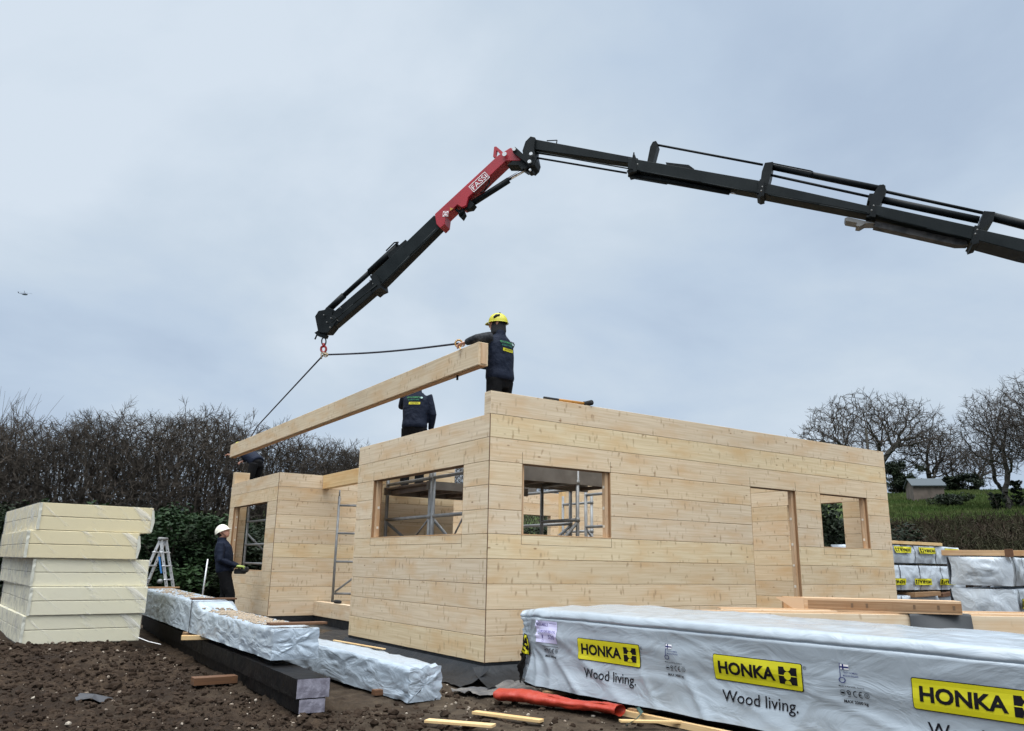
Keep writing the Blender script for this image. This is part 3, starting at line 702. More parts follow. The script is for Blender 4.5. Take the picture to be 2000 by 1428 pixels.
# ------------------------------------------------------------------ silver pack and black beams on the left
def wrapped_path(name, pts, widths, tops, label, m, seed, amp=.012, crump=.0, nres=.045):
    """pts: bottom centre line; cross-section rounded box"""
    mb = MB(); P = [Vector(p) for p in pts]; cum = [0]
    for a, b_ in zip(P[:-1], P[1:]): cum.append(cum[-1]+(b_-a).length)
    def S_(s):
        for i in range(len(P)-1):
            if s <= cum[i+1] or i == len(P)-2:
                t_ = (s-cum[i])/(cum[i+1]-cum[i]); t_ = max(0, min(1, t_)); return P[i].lerp(P[i+1], t_), widths[i]+(widths[i+1]-widths[i])*t_, tops[i]+(tops[i+1]-tops[i])*t_
    d = (P[-1]-P[0]); d.z = 0; d.normalize(); nr = Vector((d.y, -d.x, 0))
    loop = []
    for a, b_, k in (((-1, 0), (-1, 1), 10), ((-1, 1), (1, 1), 9), ((1, 1), (1, 0), 8), ((1, 0), (-1, 0), 4)):
        for j in range(k): loop.append((a[0]+(b_[0]-a[0])*j/k, a[1]+(b_[1]-a[1])*j/k))
    loop.append(loop[0])
    def fn(s, k):
        c, w_, h = S_(s); x, z = loop[int(k)]
        rx = x*w_/2; rz = z*h
        q = c+nr*rx+UP*rz; ou = (nr*(1 if x > .9 else -1 if x < -.9 else 0)+UP*(1 if z > .9 else 0))
        a = amp*1.5*(1-abs(nz(s*3.2+z*2.6, z*3-s*.9+x, seed))*2.6)+amp*.8*(1-2*abs(nz(s*9-z*4, z*5+x*3, seed+4)))
        if z > .9: a *= .45
        e = min(s, cum[-1]-s); a += crump*nz(k*.9, s*9, seed+9)*sstep(.35, 0, e)
        return q+ou*a
    us = np.arange(0, cum[-1]+nres*.5, nres); ks = list(range(len(loop)))
    mb.grid(fn, us, ks)
    for s, fl in ((us[0], 1), (us[-1], 0)):
        c, w_, h = S_(s); cen_ = c+UP*h*.5; i0 = len(mb.v); nr_ = 5
        for r_ in range(nr_+1):
            for k in ks: 
                q = fn(s, k); f_ = r_/nr_; mb.v.append(tuple(q.lerp(cen_, f_)+d*(-1 if fl else 1)*(.04*abs(nz(k*.7, f_*4, seed))*math.sin(f_*3.1))))
        for r_ in range(nr_):
            for k in range(len(ks)-1):
                q = [i0+r_*len(ks)+k, i0+r_*len(ks)+k+1, i0+(r_+1)*len(ks)+k+1, i0+(r_+1)*len(ks)+k]
                mb.face(q if fl else q[::-1])
    root = empty(name, label, 'wrapped pack', P[0]); o_ = mb.build('plastic_wrap', [m], root, True)
    return root, fn, S_, nr, d
sp0, _a, _b, _c, _d = wrapped_path('silver_wrapped_pack',
    [(-1.10, -.74, -.195), (-1.20, .45, -.17), (-1.44, 2.6, -.14)], [.33, .34, .34], [.29, .30, .29],
    'low silver foil wrapped pack on the mud, its crumpled end nearest the camera', M_SILV, 4, .009, .045)
localise(sp0)
sp, sfn, sS, snr, sdr = wrapped_path('silver_wrapped_pack',
    [(-2.04, .10, .125), (-2.03, 1.6, .125), (-2.02, 2.9, .125), (-2.02, 3.25, .125), (-1.90, 7.6, .125)],
    [.42, .42, .42, .44, .46], [.27, .27, .28, .37, .40],
    'silver foil wrapped pack lying on the black beams, strewn with sand', M_SILV, 14, .008, .012)
localise(sp)
mb = MB()
for s in (3.32,): 
    c, w_, h = sS(s)
    for a, b_ in ((c-snr*(w_/2+.02)-UP*.01, c-snr*(w_/2+.02)+UP*(h+.02)), (c-snr*(w_/2+.02)+UP*(h+.02), c+snr*(w_/2+.02)+UP*(h+.02))): mb.box(a-sdr*.01-snr*.002, sdr*.02, (b_-a), snr*.004 if abs((b_-a).z) > .1 else UP*.004)
o = mb.build('strap', [M_ROPE], sp); localise2 = o.data.transform(Matrix.Translation(-sp.location))
def board(name, label, cat, o_, ax, ay, az, m, grain=0, group=None, bev=.002):
    O = Vector(o_); mb = MB(); mb.box((0, 0, 0), ax, ay, az, 0, grain, tone(random.Random(int(abs(O.x*100)+abs(O.y*37))), .08), bev=bev)
    b_ = mb.build(name, [m]); b_.location = O; return tag(b_, label, cat, group)
c, w_, h = sS(3.28); board('batten', 'brown timber strip across the silver pack on the beams, at its strap', 'batten', c-snr*(w_/2+.03)+UP*(h+.024), snr*(w_+.12), sdr*.10, UP*.02, W_BROWN)
c, w_, h = sS(.10); board('batten', 'reddish brown timber strip across the near end of the silver pack on the beams', 'batten', c-snr*(w_/2+.02)+UP*(h+.03), snr*(w_+.14)-sdr*.0, sdr*.12, UP*.022, W_BROWN)
c, w_, h = sS(7.2); board('batten', 'orange brown strip at the far end of the silver pack beside the ladder', 'batten', c-snr*(w_/2)+UP*(h+.01), snr*(w_+.1), sdr*.10, UP*.022, W_ORANGE)
board('batten', 'thin pale batten lying along the right top edge of the low silver pack', 'batten', (-1.02, .35, .145), (-.11, 1.1, .0), (.03, 0, 0), (0, 0, .012), W_PALE)
# sand spilt on top
rng = random.Random(9); mb = MB()
for _ in range(900):
    s = rng.uniform(.5, 2.9) if rng.random() < .75 else rng.uniform(3.6, 7.0); c, w_, h = sS(s); f_ = rng.gauss(.05, .24)
    if abs(f_) > .46: continue
    p = c+snr*f_*w_+UP*(h+.008); r = rng.uniform(.006, .018); i = len(mb.v)
    for v in IV: mb.v.append(tuple(p+Vector((v.x*r*1.5, v.y*r*1.5, v.z*r*.6))))
    for f in IF: mb.face([i+k for k in f])
tag(mb.build('sand', [mat('damp_sand', (.30, .235, .17), .95)]), 'sandy soil spilt on top of the silver pack', 'sand', kind='stuff')
# black wrapped beams
for (zb, hh, wd, dx, lab) in ((-.083, .155, .285, 0, 'upper black wrapped beam with a pale grey sawn end, under the silver pack'), (-.20, .113, .225, .03, 'lower black wrapped beam with a grey sawn end, resting on the soil')):
    A = Vector((-2.33+dx, -.79, zb)); d = Vector((.035, 1, 0)).normalized(); n = Vector((d.y, -d.x, 0))
    r_ = empty('wrapped_beam', lab, 'beam', A)
    mb = MB(); us = np.linspace(0, 8.6, 120); lp = [(0, 0), (0, .5), (0, 1), (.33, 1), (.66, 1), (1, 1), (1, .5), (1, 0), (0, 0)]
    mb.grid(lambda u, k: d*u+n*(lp[int(k)][0]*wd+.004*nz(u*4, k, 2))+UP*(lp[int(k)][1]*hh+.004*nz(u*5, k, 8)), us, list(range(9)))
    mb.build('black_wrap', [M_BLACK2], r_)
    mb = MB(); mb.box(-d*.004+n*.003+UP*.003, n*(wd-.006), d*.02, UP*(hh-.006), 0, 0); mb.build('sawn_end', [mat('grey_sawn_end', (.26, .25, .30), .85, bump=(30, .8, .01), var=(14, .9, (.13, .12, .15)), coord='Object')], r_)
# bearers between black beams and silver pack
board('bearer', 'pale new timber bearer sticking out under the silver pack', 'timber bearer', (-2.44, 2.95, .075), (.62, -.10, 0), (.02, .10, 0), (0, 0, .05), W_PALE)
board('bearer', 'reddish bearer under the strap of the silver pack', 'timber bearer', (-2.30, 3.42, .075), (.6, 0, 0), (0, .12, 0), (0, 0, .048), W_ORANGE)
board('timber_block', 'dark brown timber block lying in the soil left of the black beams', 'timber block', (-2.72, .98, -.175), (.42, .0, 0), (0, .14, 0), (0, 0, .07), W_BROWN)
board('timber_block', 'small red brown timber offcut tucked under the silver pack end', 'timber block', (-1.40, -.32, -.185), (.12, 0, 0), (0, .08, 0), (0, 0, .05), W_BROWN)

# ------------------------------------------------------------------ foam board stack
FD = Vector((math.cos(R_(3.5)), math.sin(R_(3.5)), 0)); FS = Vector((-FD.y, FD.x, 0)); F0 = Vector((-3.955, 4.56, -.065))
FLn, FWd = 1.40, 3.2; FH = 1.775/5
fo = [(-.05, 0, 0), (-.02, -.02, -.01), (-.03, .02, .006), (-.15, -.01, -.01), (-.06, -.01, .015)]
labs = ['bottom pack of two cream foam boards resting on the soil', 'second pack of cream foam boards from the bottom of the stack', 'middle pack of cream foam boards in the stack, with a grey shaded end', 'fourth pack of yellowish foam boards from the bottom, set to the left', 'topmost pack of yellowish foam boards in the stack, under clear film']
for i in range(5):
    a = FD*fo[i][0]+FS*fo[i][1]; ang = fo[i][2]; d1 = Matrix.Rotation(ang, 3, 'Z') @ FD; s1 = Matrix.Rotation(ang, 3, 'Z') @ FS; tilt = UP*0
    A = F0+a+UP*(FH*i); root = empty('foam_board_pack', labs[i], 'insulation boards', A, group='foam board packs in the stack')
    lw = FLn-(.06 if i == 3 else 0)
    for k in range(2):
        mb = MB(); mb.box(UP*(k*FH/2+.004), d1*lw, s1*FWd, UP*(FH/2-.006), 0, bev=.006); mb.build('board', [M_CREAM if i < 3 else M_CREAM2], root)
    # shrink film: clear over the long side, cloudy and wrinkled on the end and at the corners
    mb = MB(); e = .008
    mb.grid(lambda u, v: d1*(u*lw)-s1*e+UP*(v*FH), [0, 1], [0, 1], 0)
    mb.grid(lambda u, v: -d1*e+s1*(u*FWd)+UP*(v*FH), [0, 1], [0, 1], 2, True)
    mb.grid(lambda u, v: d1*(u*lw)+s1*(v*FWd)+UP*(FH+.001+.012*abs(nz(u*3, v*5, i))*(1 if i == 4 else .1)), np.linspace(0, 1, 20), np.linspace(0, 1, 30), 1 if i == 4 else 0)
    mb.grid(lambda u, v: d1*(u*.035-.010)-s1*(.013+.008*nz(v*6, u, i))+UP*(v*FH*.96+.005), np.linspace(0, 1, 3), np.linspace(0, 1, 14), 1)
    if i in (3, 4): mb.grid(lambda u, v: d1*(lw-.02+.05*u*(1-abs(v-.5)))-s1*.012+UP*(FH*(.05+.85*v)), np.linspace(0, 1, 4), np.linspace(0, 1, 12), 1)
    mb.build('shrink_film', [M_CLF, M_CLEAR, M_MILK], root, True)

# ------------------------------------------------------------------ small things on the ground
def sheet_roll():
    mb = MB(); A = Vector((-.47, -1.02, -.135)); B = Vector((-.12, -2.28, -.13)); d = (B-A).normalized(); n = Vector((d.y, -d.x, 0)); Lg = (B-A).length
    def fn(u, v):
        a = v*2*math.pi*1.35; r = (.052+.010*math.sin(u*5))*(1+.10*v)+.030*nz(u*3, v*3, 2)+.016*abs(nz(u*9, v*7, 5))
        return A+d*(u+.03*nz(v*3, 1, 1))+n*(math.cos(a+1.2)*r*1.5)+UP*(math.sin(a+1.2)*r*.78)
    mb.grid(fn, np.linspace(0, Lg, 50), np.linspace(0, 1, 34))
    def flap(u, v): return A+d*(u*Lg*(.9)+.05)-n*-1*(-.05-.13*v*(1-.5*u))+UP*(-.05+.02*nz(u*6, v*3, 7)+.015*(1-v))
    mb.grid(lambda u, v: A+d*(-.08+u*Lg*.98)+n*(-.02-(.09+.03*nz(u*3, 0, 0))*v)*(-1 if n.x > 0 else 1)+UP*(-.052+.03*(1-v)+.014*nz(u*9, v*2, 7)), np.linspace(0, 1, 40), np.linspace(0, 1, 6))
    return tag(mb.build('plastic_roll', [M_RBAG], None, True), 'crumpled bright red plastic sheet rolled up in front of the big pack', 'plastic sheet')
sheet_roll()
mb = MB(); pts = [(-.36, -2.62, -.165), (-.20, -2.55, -.15), (-.02, -2.42, -.14), (.10, -2.22, -.12), (.13, -2.0, -.10)]
for a, b_ in zip(pts[:-1], pts[1:]): mb.box(a, Vector(b_)-Vector(a), (.004, -.028, .018), (0, 0, .004))
tag(mb.build('strap', [M_STRAP]), 'loose dark green strap end on the mud beside the red plastic roll', 'strap')
board('offcut', 'pale orange board offcut lying on the mud, pointing towards the red roll', 'offcut', (-1.20, -1.72, -.15), (.30, -.52, -.01), (.065, .035, 0), (0, 0, .022), W_PALE)
board('offcut', 'second pale board offcut at the bottom edge, left of the longer one', 'offcut', (-1.70, -1.85, -.15), (.34, -.42, 0), (.07, .05, 0), (0, 0, .02), W_PALE)
board('offcut', 'small pale splinter of board at the bottom edge by the big pack', 'offcut', (-.35, -2.55, -.155), (.4, -.28, 0), (.02, .045, 0), (0, 0, .018), W_PALE)
mb = MB(); 
for k in range(12):
    a = R_(k*30+10); mb.v.append((-3.62+.16*math.cos(a)*(1+.3*math.sin(k*2.1)), .72+.12*math.sin(a), gz(-3.6, .7)+clod(-3.62+.16*math.cos(a), .72+.12*math.sin(a))+.02))
mb.v.append((-3.62, .72, gz(-3.6, .7)+.05))
for k in range(12): mb.face((k, (k+1) % 12, 12))
tag(mb.build('slate_scrap', [mat('dark_slate', (.035, .035, .04), .5)]), 'flat dark grey scrap lying on the soil in the left foreground', 'scrap')
mb = MB(); mb.path([(-2.62, 4.62, -.02), (-2.52, 4.45, -.06), (-2.42, 4.15, -.075)], .006, 6, 0); tag(mb.build('cord', [M_WHITE]), 'short white cord end trailing from the foot of the foam stack', 'cord')
# white rag bag at the plinth
mb = MB(); i = 0
for v in IV: q = v*(.085*(1+.5*noise.noise(v*2))); mb.v.append((q.x-.27, q.y+6.9, q.z*.9-.06))
for f in IF: mb.face(f)
tag(mb.build('rag', [M_WHITE], None, True), 'small crumpled white bag on the black membrane by the bay', 'bag')
mb = MB(); mb.loft([(1.13, 6.9, .272), (1.13, 6.9, .29), (1.13, 6.9, .315), (1.13, 6.9, .33)], [(.04, .13), (.055, .15), (.055, .15), (.03, .1)], n=12); tag(mb.build('tool', [M_DARK], None, True), 'black power tool lying on the bottom log of the porch opening', 'tool')

# ------------------------------------------------------------------ loose beams behind the pack
E0 = at(1372, 1192, 'z', .612); E1 = at(2000, 1202, 'z', .612); bd_ = Vector((E0.x-E1.x, E0.y-E1.y, 0)); BLn = bd_.length; bd_.normalize()
def beam_prof(A, d, Lg, wdt, hgt, name, label, slot=True, cut=False, tn=(1, 1, 1), cat='beam'):
    """A: near right bottom corner; log beam with grooved tongue faces on top"""
    d = Vector(d).normalized(); n = Vector((-d.y, d.x, 0)); A = Vector(A)
    if n.dot(CAM-A) > 0: n = -n     # n away from the camera
    mb = MB(); c = .18 if cut else 0
    mb.box(A, d*Lg, n*wdt, UP*hgt, 0, 0, tn, bev=.003)
    if slot:
        for k in (.12, .42, .72): mb.box(A+UP*hgt+n*(wdt*k), d*Lg, n*(wdt*.16), UP*.012, 1, 0, tn)
    o_ = mb.build(name, [W_LOG, W_END]); return tag(o_, label, cat)
P0 = E1-bd_*1.6
beam_prof((P0.x, P0.y, .33), bd_, BLn+1.6, .14, .27, 'log_beam', 'long pale log beam lying behind the big wrapped pack, half under a black sheet')
P1 = P0+Vector((.16, .10, 0)); beam_prof((P1.x, P1.y, .335), bd_, BLn+1.45, .14, .285, 'log_beam', 'second log beam lying right behind the front one, orange cut edge up')
# supports hidden behind the pack
for k, f_ in enumerate((1.2, BLn+1.0)):
    q = P0+bd_*f_; board('trestle_block', ['timber block propping the loose beams at their right side', 'timber block propping the loose beams at their left side'][k], 'timber block', (q.x, q.y, gz(q.x, q.y)+.01), (.30, .10, 0), (-.1, .3, 0), (0, 0, .325-gz(q.x, q.y)), W_BROWN)
# upper beam on its side: orange grooved edge with dowel holes towards the camera
UB = at(1880, 1201, 'z', .615); ub_d = Vector((-.10, 1, 0)).normalized()
UB = Vector((UB.x, UB.y, .612))
e1 = at(1535, 1190, 'z', .62); ub_d = (Vector((e1.x, e1.y, 0))-Vector((UB.x, UB.y, 0))); print('upper beam', UB, e1, ub_d.length); ub_len = ub_d.length; ub_d.normalize()
un = Vector((-ub_d.y, ub_d.x, 0)); un = un if un.dot(CAM-UB) < 0 else -un
mb = MB(); mb.box(UB, ub_d*(ub_len-.18), un*.26, UP*.13, 0, 0, bev=.003)
mb.prism([UB+ub_d*(ub_len-.18)+UP*0, UB+ub_d*(ub_len-.18)+UP*.13, UB+ub_d*(ub_len+.10)+UP*.13, UB+ub_d*(ub_len-.10)+UP*0], un, .002, 0)
mb.box(UB+ub_d*(ub_len-.18), ub_d*.20, un*.26, UP*.128, 0, 1, (.8, .66, .5))
mb.box(UB+UP*.022-un*.004, ub_d*(ub_len-.22), un*.01, UP*.085, 1, 0)
for k, s in enumerate((.06, .20, .42, .86, 1.0, 1.45, 1.60, 1.78, 2.3, 2.45, 2.58, 3.0)):
    if s < ub_len-.3: mb.box(UB+ub_d*s+UP*.045-un*.0065, ub_d*.022, un*.004, UP*.04, 2)
tag(mb.build('log_beam', [W_END, W_ORANGE, M_GAP]), 'orange edged beam with dowel holes lying on top of the loose beams', 'beam')
# black membrane draped over the beams
mb = MB()
def drape(u, v):
    # u along the beam, v from over the top down the camera side
    s = 1.6+.56+.62*u; q = P0+bd_*s; n = Vector((-bd_.y, bd_.x, 0)); n = n if n.dot(CAM-q) > 0 else -n
    bul = math.sin(u*math.pi*.9+.25)
    if v < .3: t_ = v/.3; return Vector((q.x, q.y, 0))-n*(.13*(1-t_))+UP*(.612+.02*bul*t_)
    t_ = (v-.3)/.7; return Vector((q.x, q.y, 0))+n*(.03+.16*t_*bul)+UP*(.625+.03*bul-.30*t_)
mb.grid(drape, np.linspace(0, 1, 24), np.linspace(0, 1, 18)); mb.grid(lambda u, v: drape(u, v)+Vector((.004, .005, -.006)), np.linspace(0, 1, 24), np.linspace(0, 1, 18), 0, True)
tag(mb.build('membrane_drape', [M_GREY], None, True), 'stiff dark grey membrane sheet draped over the loose beams', 'membrane')

# ------------------------------------------------------------------ stored packs at the right
def stored_pack(A, d, Lg, Wd, Hh, seed, label, amp=.02, group=None, logos=(), straps=(), flip=True, sag=.0, lz=.05):
    """A: front bottom corner, d: direction along the visible side"""
    A = Vector(A); d = Vector(d).normalized(); n = Vector((d.y, -d.x, 0)); n = n if n.dot(CAM-A) > 0 else -n
    root = empty('stored_pack', label, 'wrapped pack', A, group=group)
    def side(s, z, off=0): 
        bow = .03*math.sin(max(0, min(1, z/Hh))*math.pi)
        return d*s+n*(bow+amp*(1-2.2*abs(nz(s*2.2+z*3.5, z*2-s*1.3, seed)))+amp*.5*nz(s*7, z*6, seed)+off)+UP*(z-sag*math.sin(s/Lg*math.pi)*(1-z/Hh))
    mb = MB(); pr_ = [(0, z) for z in np.linspace(0, Hh, 12)]+[(Wd*k/6, Hh+.015*math.sin(k)) for k in range(1, 7)]+[(Wd, Hh*.5), (Wd, 0)]
    def fn(s, k):
        i_, z = pr_[int(k)]
        if i_ == 0: return side(s, z)
        return d*s-n*i_+UP*(z+.015*nz(s*3, i_*4, seed))
    us = np.arange(0, Lg+.001, .05); mb.grid(fn, us, list(range(len(pr_))))
    for s, fl in ((0, 1), (us[-1], 0)):
        def endf(u, v, s=s, fl=fl):
            p0 = fn(s, int(round(v*11))); q = p0-n*u*Wd; return Vector((q.x, q.y, p0.z))+d*(-1 if fl else 1)*(amp*1.5*(1-2*abs(nz(u*4+v*3, v*3-u*2, seed+5)))+.05*math.sin(u*3.14)*(math.sin(v*3.14)))*math.sin(u*3.14)
        mb.grid(endf, np.linspace(0, 1, 16), np.linspace(0, 1, 12), 0, bool(fl) is False)
    mb.build('plastic_wrap', [M_FILM2], root, True)
    if logos:
        for s0 in logos:
            mb = MB()
            def Sx(k, s0=s0):
                if flip: return lambda s, z: side(s0+(.70-(s-s0)), 2*lz+.15-z, .05+.004*k)
                return lambda s, z: side(s, z, .012+.003*k)
            honka_logo(mb, s0, lz, s0+.70, lz+.15, Sx, .06)
            mb.build('printing', [M_INK, M_YEL], root)
    if straps:
        for s in straps:
            mb = MB()
            mb.grid(lambda u, v: side(s+u*.022, v*Hh, .014+.004*math.sin(u*3.14)), [0, .5, 1], np.linspace(0, 1, 10))
            mb.build('strap', [M_ROPE], root)
    return root
G = 'stored packs behind the cabin'
sa = Vector((12.6, 3.15, 0)); base = gz(13, 3)
for (z, hh, sd, lab, lg, st, x0) in ((base, .47-base, 2, 'lowest stored pack in the back stack, under rough brown timbers', (), (.25,), .35),
        (.60, .55, 5, 'middle stored pack of the back stack with upside down yellow logos', (.05, 1.15, 2.25), (.62, 1.45, 2.4), .0),
        (1.21, .40, 7, 'upper stored pack of the back stack with yellow logos', (.55, 1.55, 2.7), (1.42, 2.35), -.1)):
    stored_pack(sa+X*x0+UP*(z-0), X, 3.5, 1.2, hh, sd, lab, .03, G, lg, st, True, 0, .11 if hh > .5 else .22)
for k in range(3):
    board('log_beam', ['pale log beam on top of the back stack, left', 'pale log beam on top of the back stack, middle', 'pale log beam on top of the back stack, right end'][k], 'beam', sa+Vector((-.1+k*.62, -.05+.2*k, 1.635+.012*k)), (2.7-k*.5, 0, 0), (0, .16, 0), (0, 0, .07), W_PALE)
board('bearer', 'broken brown bearer between the lowest and middle packs of the back stack', 'timber bearer', sa+Vector((1.0, -.15, .44)), (1.1, 0, .03), (0, .6, 0), (0, 0, .10), W_ORANGE)
board('bearer', 'rough split brown timber beside the bearer in the back stack', 'timber bearer', sa+Vector((2.2, -.15, .43)), (1.2, .1, .09), (0, .5, 0), (0, 0, .09), W_BROWN)
# nearer stack on the right edge
# nearer stack at the right edge: its short end faces the camera, its long side runs away to the right
d0 = Vector(dep(1976, 1150, 12.2)); ax_d = Vector((CW.x+.86*CR.x, CW.y+.86*CR.y, 0)).normalized(); zf = lambda y: dep(1976, y, 12.2).z
e_d = Vector((-ax_d.y, ax_d.x, 0)); e_d = e_d if e_d.dot(CR) < 0 else -e_d          # from the corner towards the left along the end face
def near_stack(z, Hh, seed, lab, logos=(), straps=(), lz=.1):
    return stored_pack((d0.x, d0.y, z), ax_d, 3.2, .86, Hh, seed, lab, .03, G, logos, straps, True, .0, lz)
near_stack(zf(1149)+.03, zf(1088)-zf(1149)-.03, 21, 'upper grey wrapped pack at the right edge, with a timber on top', (1.3,), (.10, .9), .25)
near_stack(zf(1196)-.35, zf(1149)-zf(1196)+.33, 22, 'lower draped grey wrapped pack at the right edge behind the loose beams', (.14, 1.2), (.22, 1.1), .40)
near_stack(gz(d0.x, d0.y), zf(1196)-.37-gz(d0.x, d0.y), 25, 'bottom grey wrapped pack of the right edge stack, hidden behind the loose beams')
q = d0+e_d*.92-ax_d*.03; board('log_beam', 'planed orange edged beam lying on top of the right edge stack', 'beam', (q.x, q.y, zf(1088)+.02), -e_d*1.9+ax_d*.2, ax_d*.3, UP*.085, W_END)
q = d0+e_d*.02-ax_d*.07; board('timber_block', 'square timber block end on top of the right edge stack', 'timber block', (q.x, q.y, zf(1088)-.0), -e_d*.11, ax_d*.05, UP*.12, W_BROWN)

# ------------------------------------------------------------------ scaffolding inside the cabin
def tower(label, x0, x1, y0, y1, top, plat, px0=None, px1=None, rungs=(.6, 1.12, 1.63, 2.14), th=.10, bracket=None):
    """two end frames along y at x0 and x1, braces between them, a plank deck from px0 to px1"""
    root = empty('scaffold_tower', label, 'scaffolding', (x0, y0, 0), group='aluminium scaffold towers inside the cabin'); r = .026
    def P(x, y, z): return Vector((x-x0, y-y0, z))
    px0 = x0-.05 if px0 is None else px0; px1 = x1+.05 if px1 is None else px1
    for (x, y) in ((x0, y0), (x1, y0), (x0, y1), (x1, y1)):
        mb = MB(); mb.tube(P(x, y, .0), P(x, y, top), r, n=10); mb.build('upright', [M_ALU], root, True)
    for x in (x0, x1):
        for z in rungs:
            if z > top: continue
            mb = MB(); mb.tube(P(x, y0, z), P(x, y1, z), r*.9, n=8); mb.tube(P(x, y0, z-.03), P(x, y0, z+.03), r*1.3, n=8); mb.build('rung', [M_ALU], root, True)
        mb = MB(); mb.tube(P(x, y0+.02, 1.60), P(x, y0+(y1-y0)*.30, 1.36), r*.5, n=6); mb.build('brace', [M_ALU], root, True)
    mb = MB(); mb.tube(P(x0, y1, 1.60), P(x0+(x1-x0)*.5, y1, .75), r*.85, n=8); mb.build('brace', [M_ALU], root, True)
    mb = MB(); mb.tube(P(x1, y0, 1.60), P(x1-(x1-x0)*.5, y0, .75), r*.85, n=8); mb.build('brace', [M_ALU], root, True)
    mb = MB(); a, b_ = y0-.02, y1+.02
    mb.box(P(px0, a, plat-th), (px1-px0, 0, 0), (0, .045, 0), (0, 0, th), 0); mb.box(P(px0, b_-.045, plat-th), (px1-px0, 0, 0), (0, .045, 0), (0, 0, th), 0)
    mb.box(P(px0, a+.048, plat-.03), (px1-px0, 0, 0), (0, b_-a-.096, 0), (0, 0, .02), 1)
    for k in range(4): mb.box(P(px0+.1+(px1-px0-.25)*k/3, a+.05, plat-th+.01), (.05, 0, 0), (0, b_-a-.1, 0), (0, 0, .05), 1)
    mb.build('platform', [M_EDGE, M_PLY], root)
    if bracket:
        bx0, bx1, by0, by1, bz_ = bracket; mb = MB(); mb.box(P(bx0, by0, bz_-.05), (bx1-bx0, 0, 0), (0, by1-by0, 0), (0, 0, .05), 1); mb.build('platform', [M_EDGE, M_PLY], root)
        for bx in (bx0+.05, bx1-.05):
            mb = MB(); mb.tube(P(bx, y1, bz_-.07), P(bx, by0, bz_-.07), .02, n=8); mb.tube(P(bx, y1, bz_-.07), P(bx, y1, plat), .02, n=8); mb.build('bracket', [M_ALU], root, True)
    return root
M_EDGE = mat('weathered_deck_edge', (.12, .105, .09), .8, var=(5, .7, (.18, .16, .14)))
tower('aluminium scaffold tower behind the near corner, carrying the worker in the yellow helmet', .35, 2.15, 1.10, 1.93, 2.44, 2.31, .95, 3.0, th=.20, bracket=(.16, .86, .22, .92, 2.32))
tower('aluminium scaffold tower by the left window, carrying the worker seen from behind', .35, 2.75, 2.02, 3.36, 2.40, 2.10, .30, 1.95, th=.11)
tower('aluminium scaffold tower inside the long wall, its deck half hidden by the right window frame', 3.54, 5.3, 1.75, 2.62, 2.5, 2.0, 4.1, 5.4)
tower('darker aluminium scaffold tower deep in the cabin behind the right window', 3.05, 4.6, 3.75, 4.6, 2.3, 2.33, 2.5, 3.35)
tower('aluminium scaffold tower inside the bay, under the far worker', .50, 2.4, 9.0, 10.9, 2.36, 2.40, rungs=(.45, .95, 1.35, 1.85))
root = empty('scaffold_ladder', 'single aluminium ladder frame standing in the porch opening', 'scaffolding', (1.30, 7.58, 0))
for (a, b_) in (((0, 0, -.0), (0, 0, 2.28)), ((.85, -.5, 0), (.85, -.5, 2.28))):
    mb = MB(); mb.tube(a, b_, .025, n=10); mb.tube(Vector(b_)-UP*.02, Vector(b_)+UP*.12, .017, n=8); mb.build('upright', [M_ALU], root, True)
for z in (.42, 1.02, 1.56, 2.1):
    mb = MB(); mb.tube((0, 0, z), (.85, -.5, z), .021, n=8); mb.build('rung', [M_ALU], root, True)
mb = MB(); mb.tube((.02, -.04, .45), (.6, -.30, .95), .02, n=8); mb.build('brace', [M_ALU], root, True)

ham = empty('sledge_hammer', 'sledge hammer with orange handle lying on top of the long wall', 'hammer', (.83, .07, 2.975))
mb = MB(); mb.tube((.0, 0, .02), (.62, 0, .03), .016, .019, 8); mb.build('handle', [mat('orange_handle', (.42, .19, .03), .5)], ham, True)
mb = MB(); mb.tube((-.02, 0, .02), (.20, 0, .022), .019, n=8); mb.build('grip', [M_DARK], ham, True)
mb = MB(); mb.tube((.66, -.085, .035), (.66, .085, .035), .034, n=10); mb.tube((.60, 0, .03), (.70, 0, .034), .026, n=8); mb.build('head', [M_DARK], ham, True)

# ------------------------------------------------------------------ the beam being lifted
mb = MB(); BO = Vector((.0, .30, 3.335)); BV = Vector((-.02, 10.7, -.062)); BX = Vector((.14, 0, 0)); BZ = Vector((0, .0015, .285))
mb.box(BO, BV, BX, BZ, 0, 0, (.93, .92, .88), bev=.004)
mb.box(BO+BX*.2-UP*.010, BV, BX*.6, UP*.012, 1, 0, (.7, .6, .5))
mb.box(BO-BV.normalized()*.012+BX*.25+BZ*.06, BX*.55, BV.normalized()*.014, BZ*.9, 1, 2)
mb.box(BO+BV*.055-UP*.07+BX*.4, BV.normalized()*.02, BX*.15, UP*.08, 2)
lift = mb.build('lifted_beam', [W_LOG, W_END, M_DARK]); tag(lift, 'long pale log beam hanging level from the crane above the cabin', 'beam')
HK = Vector(dep(632, 683, 12.1))
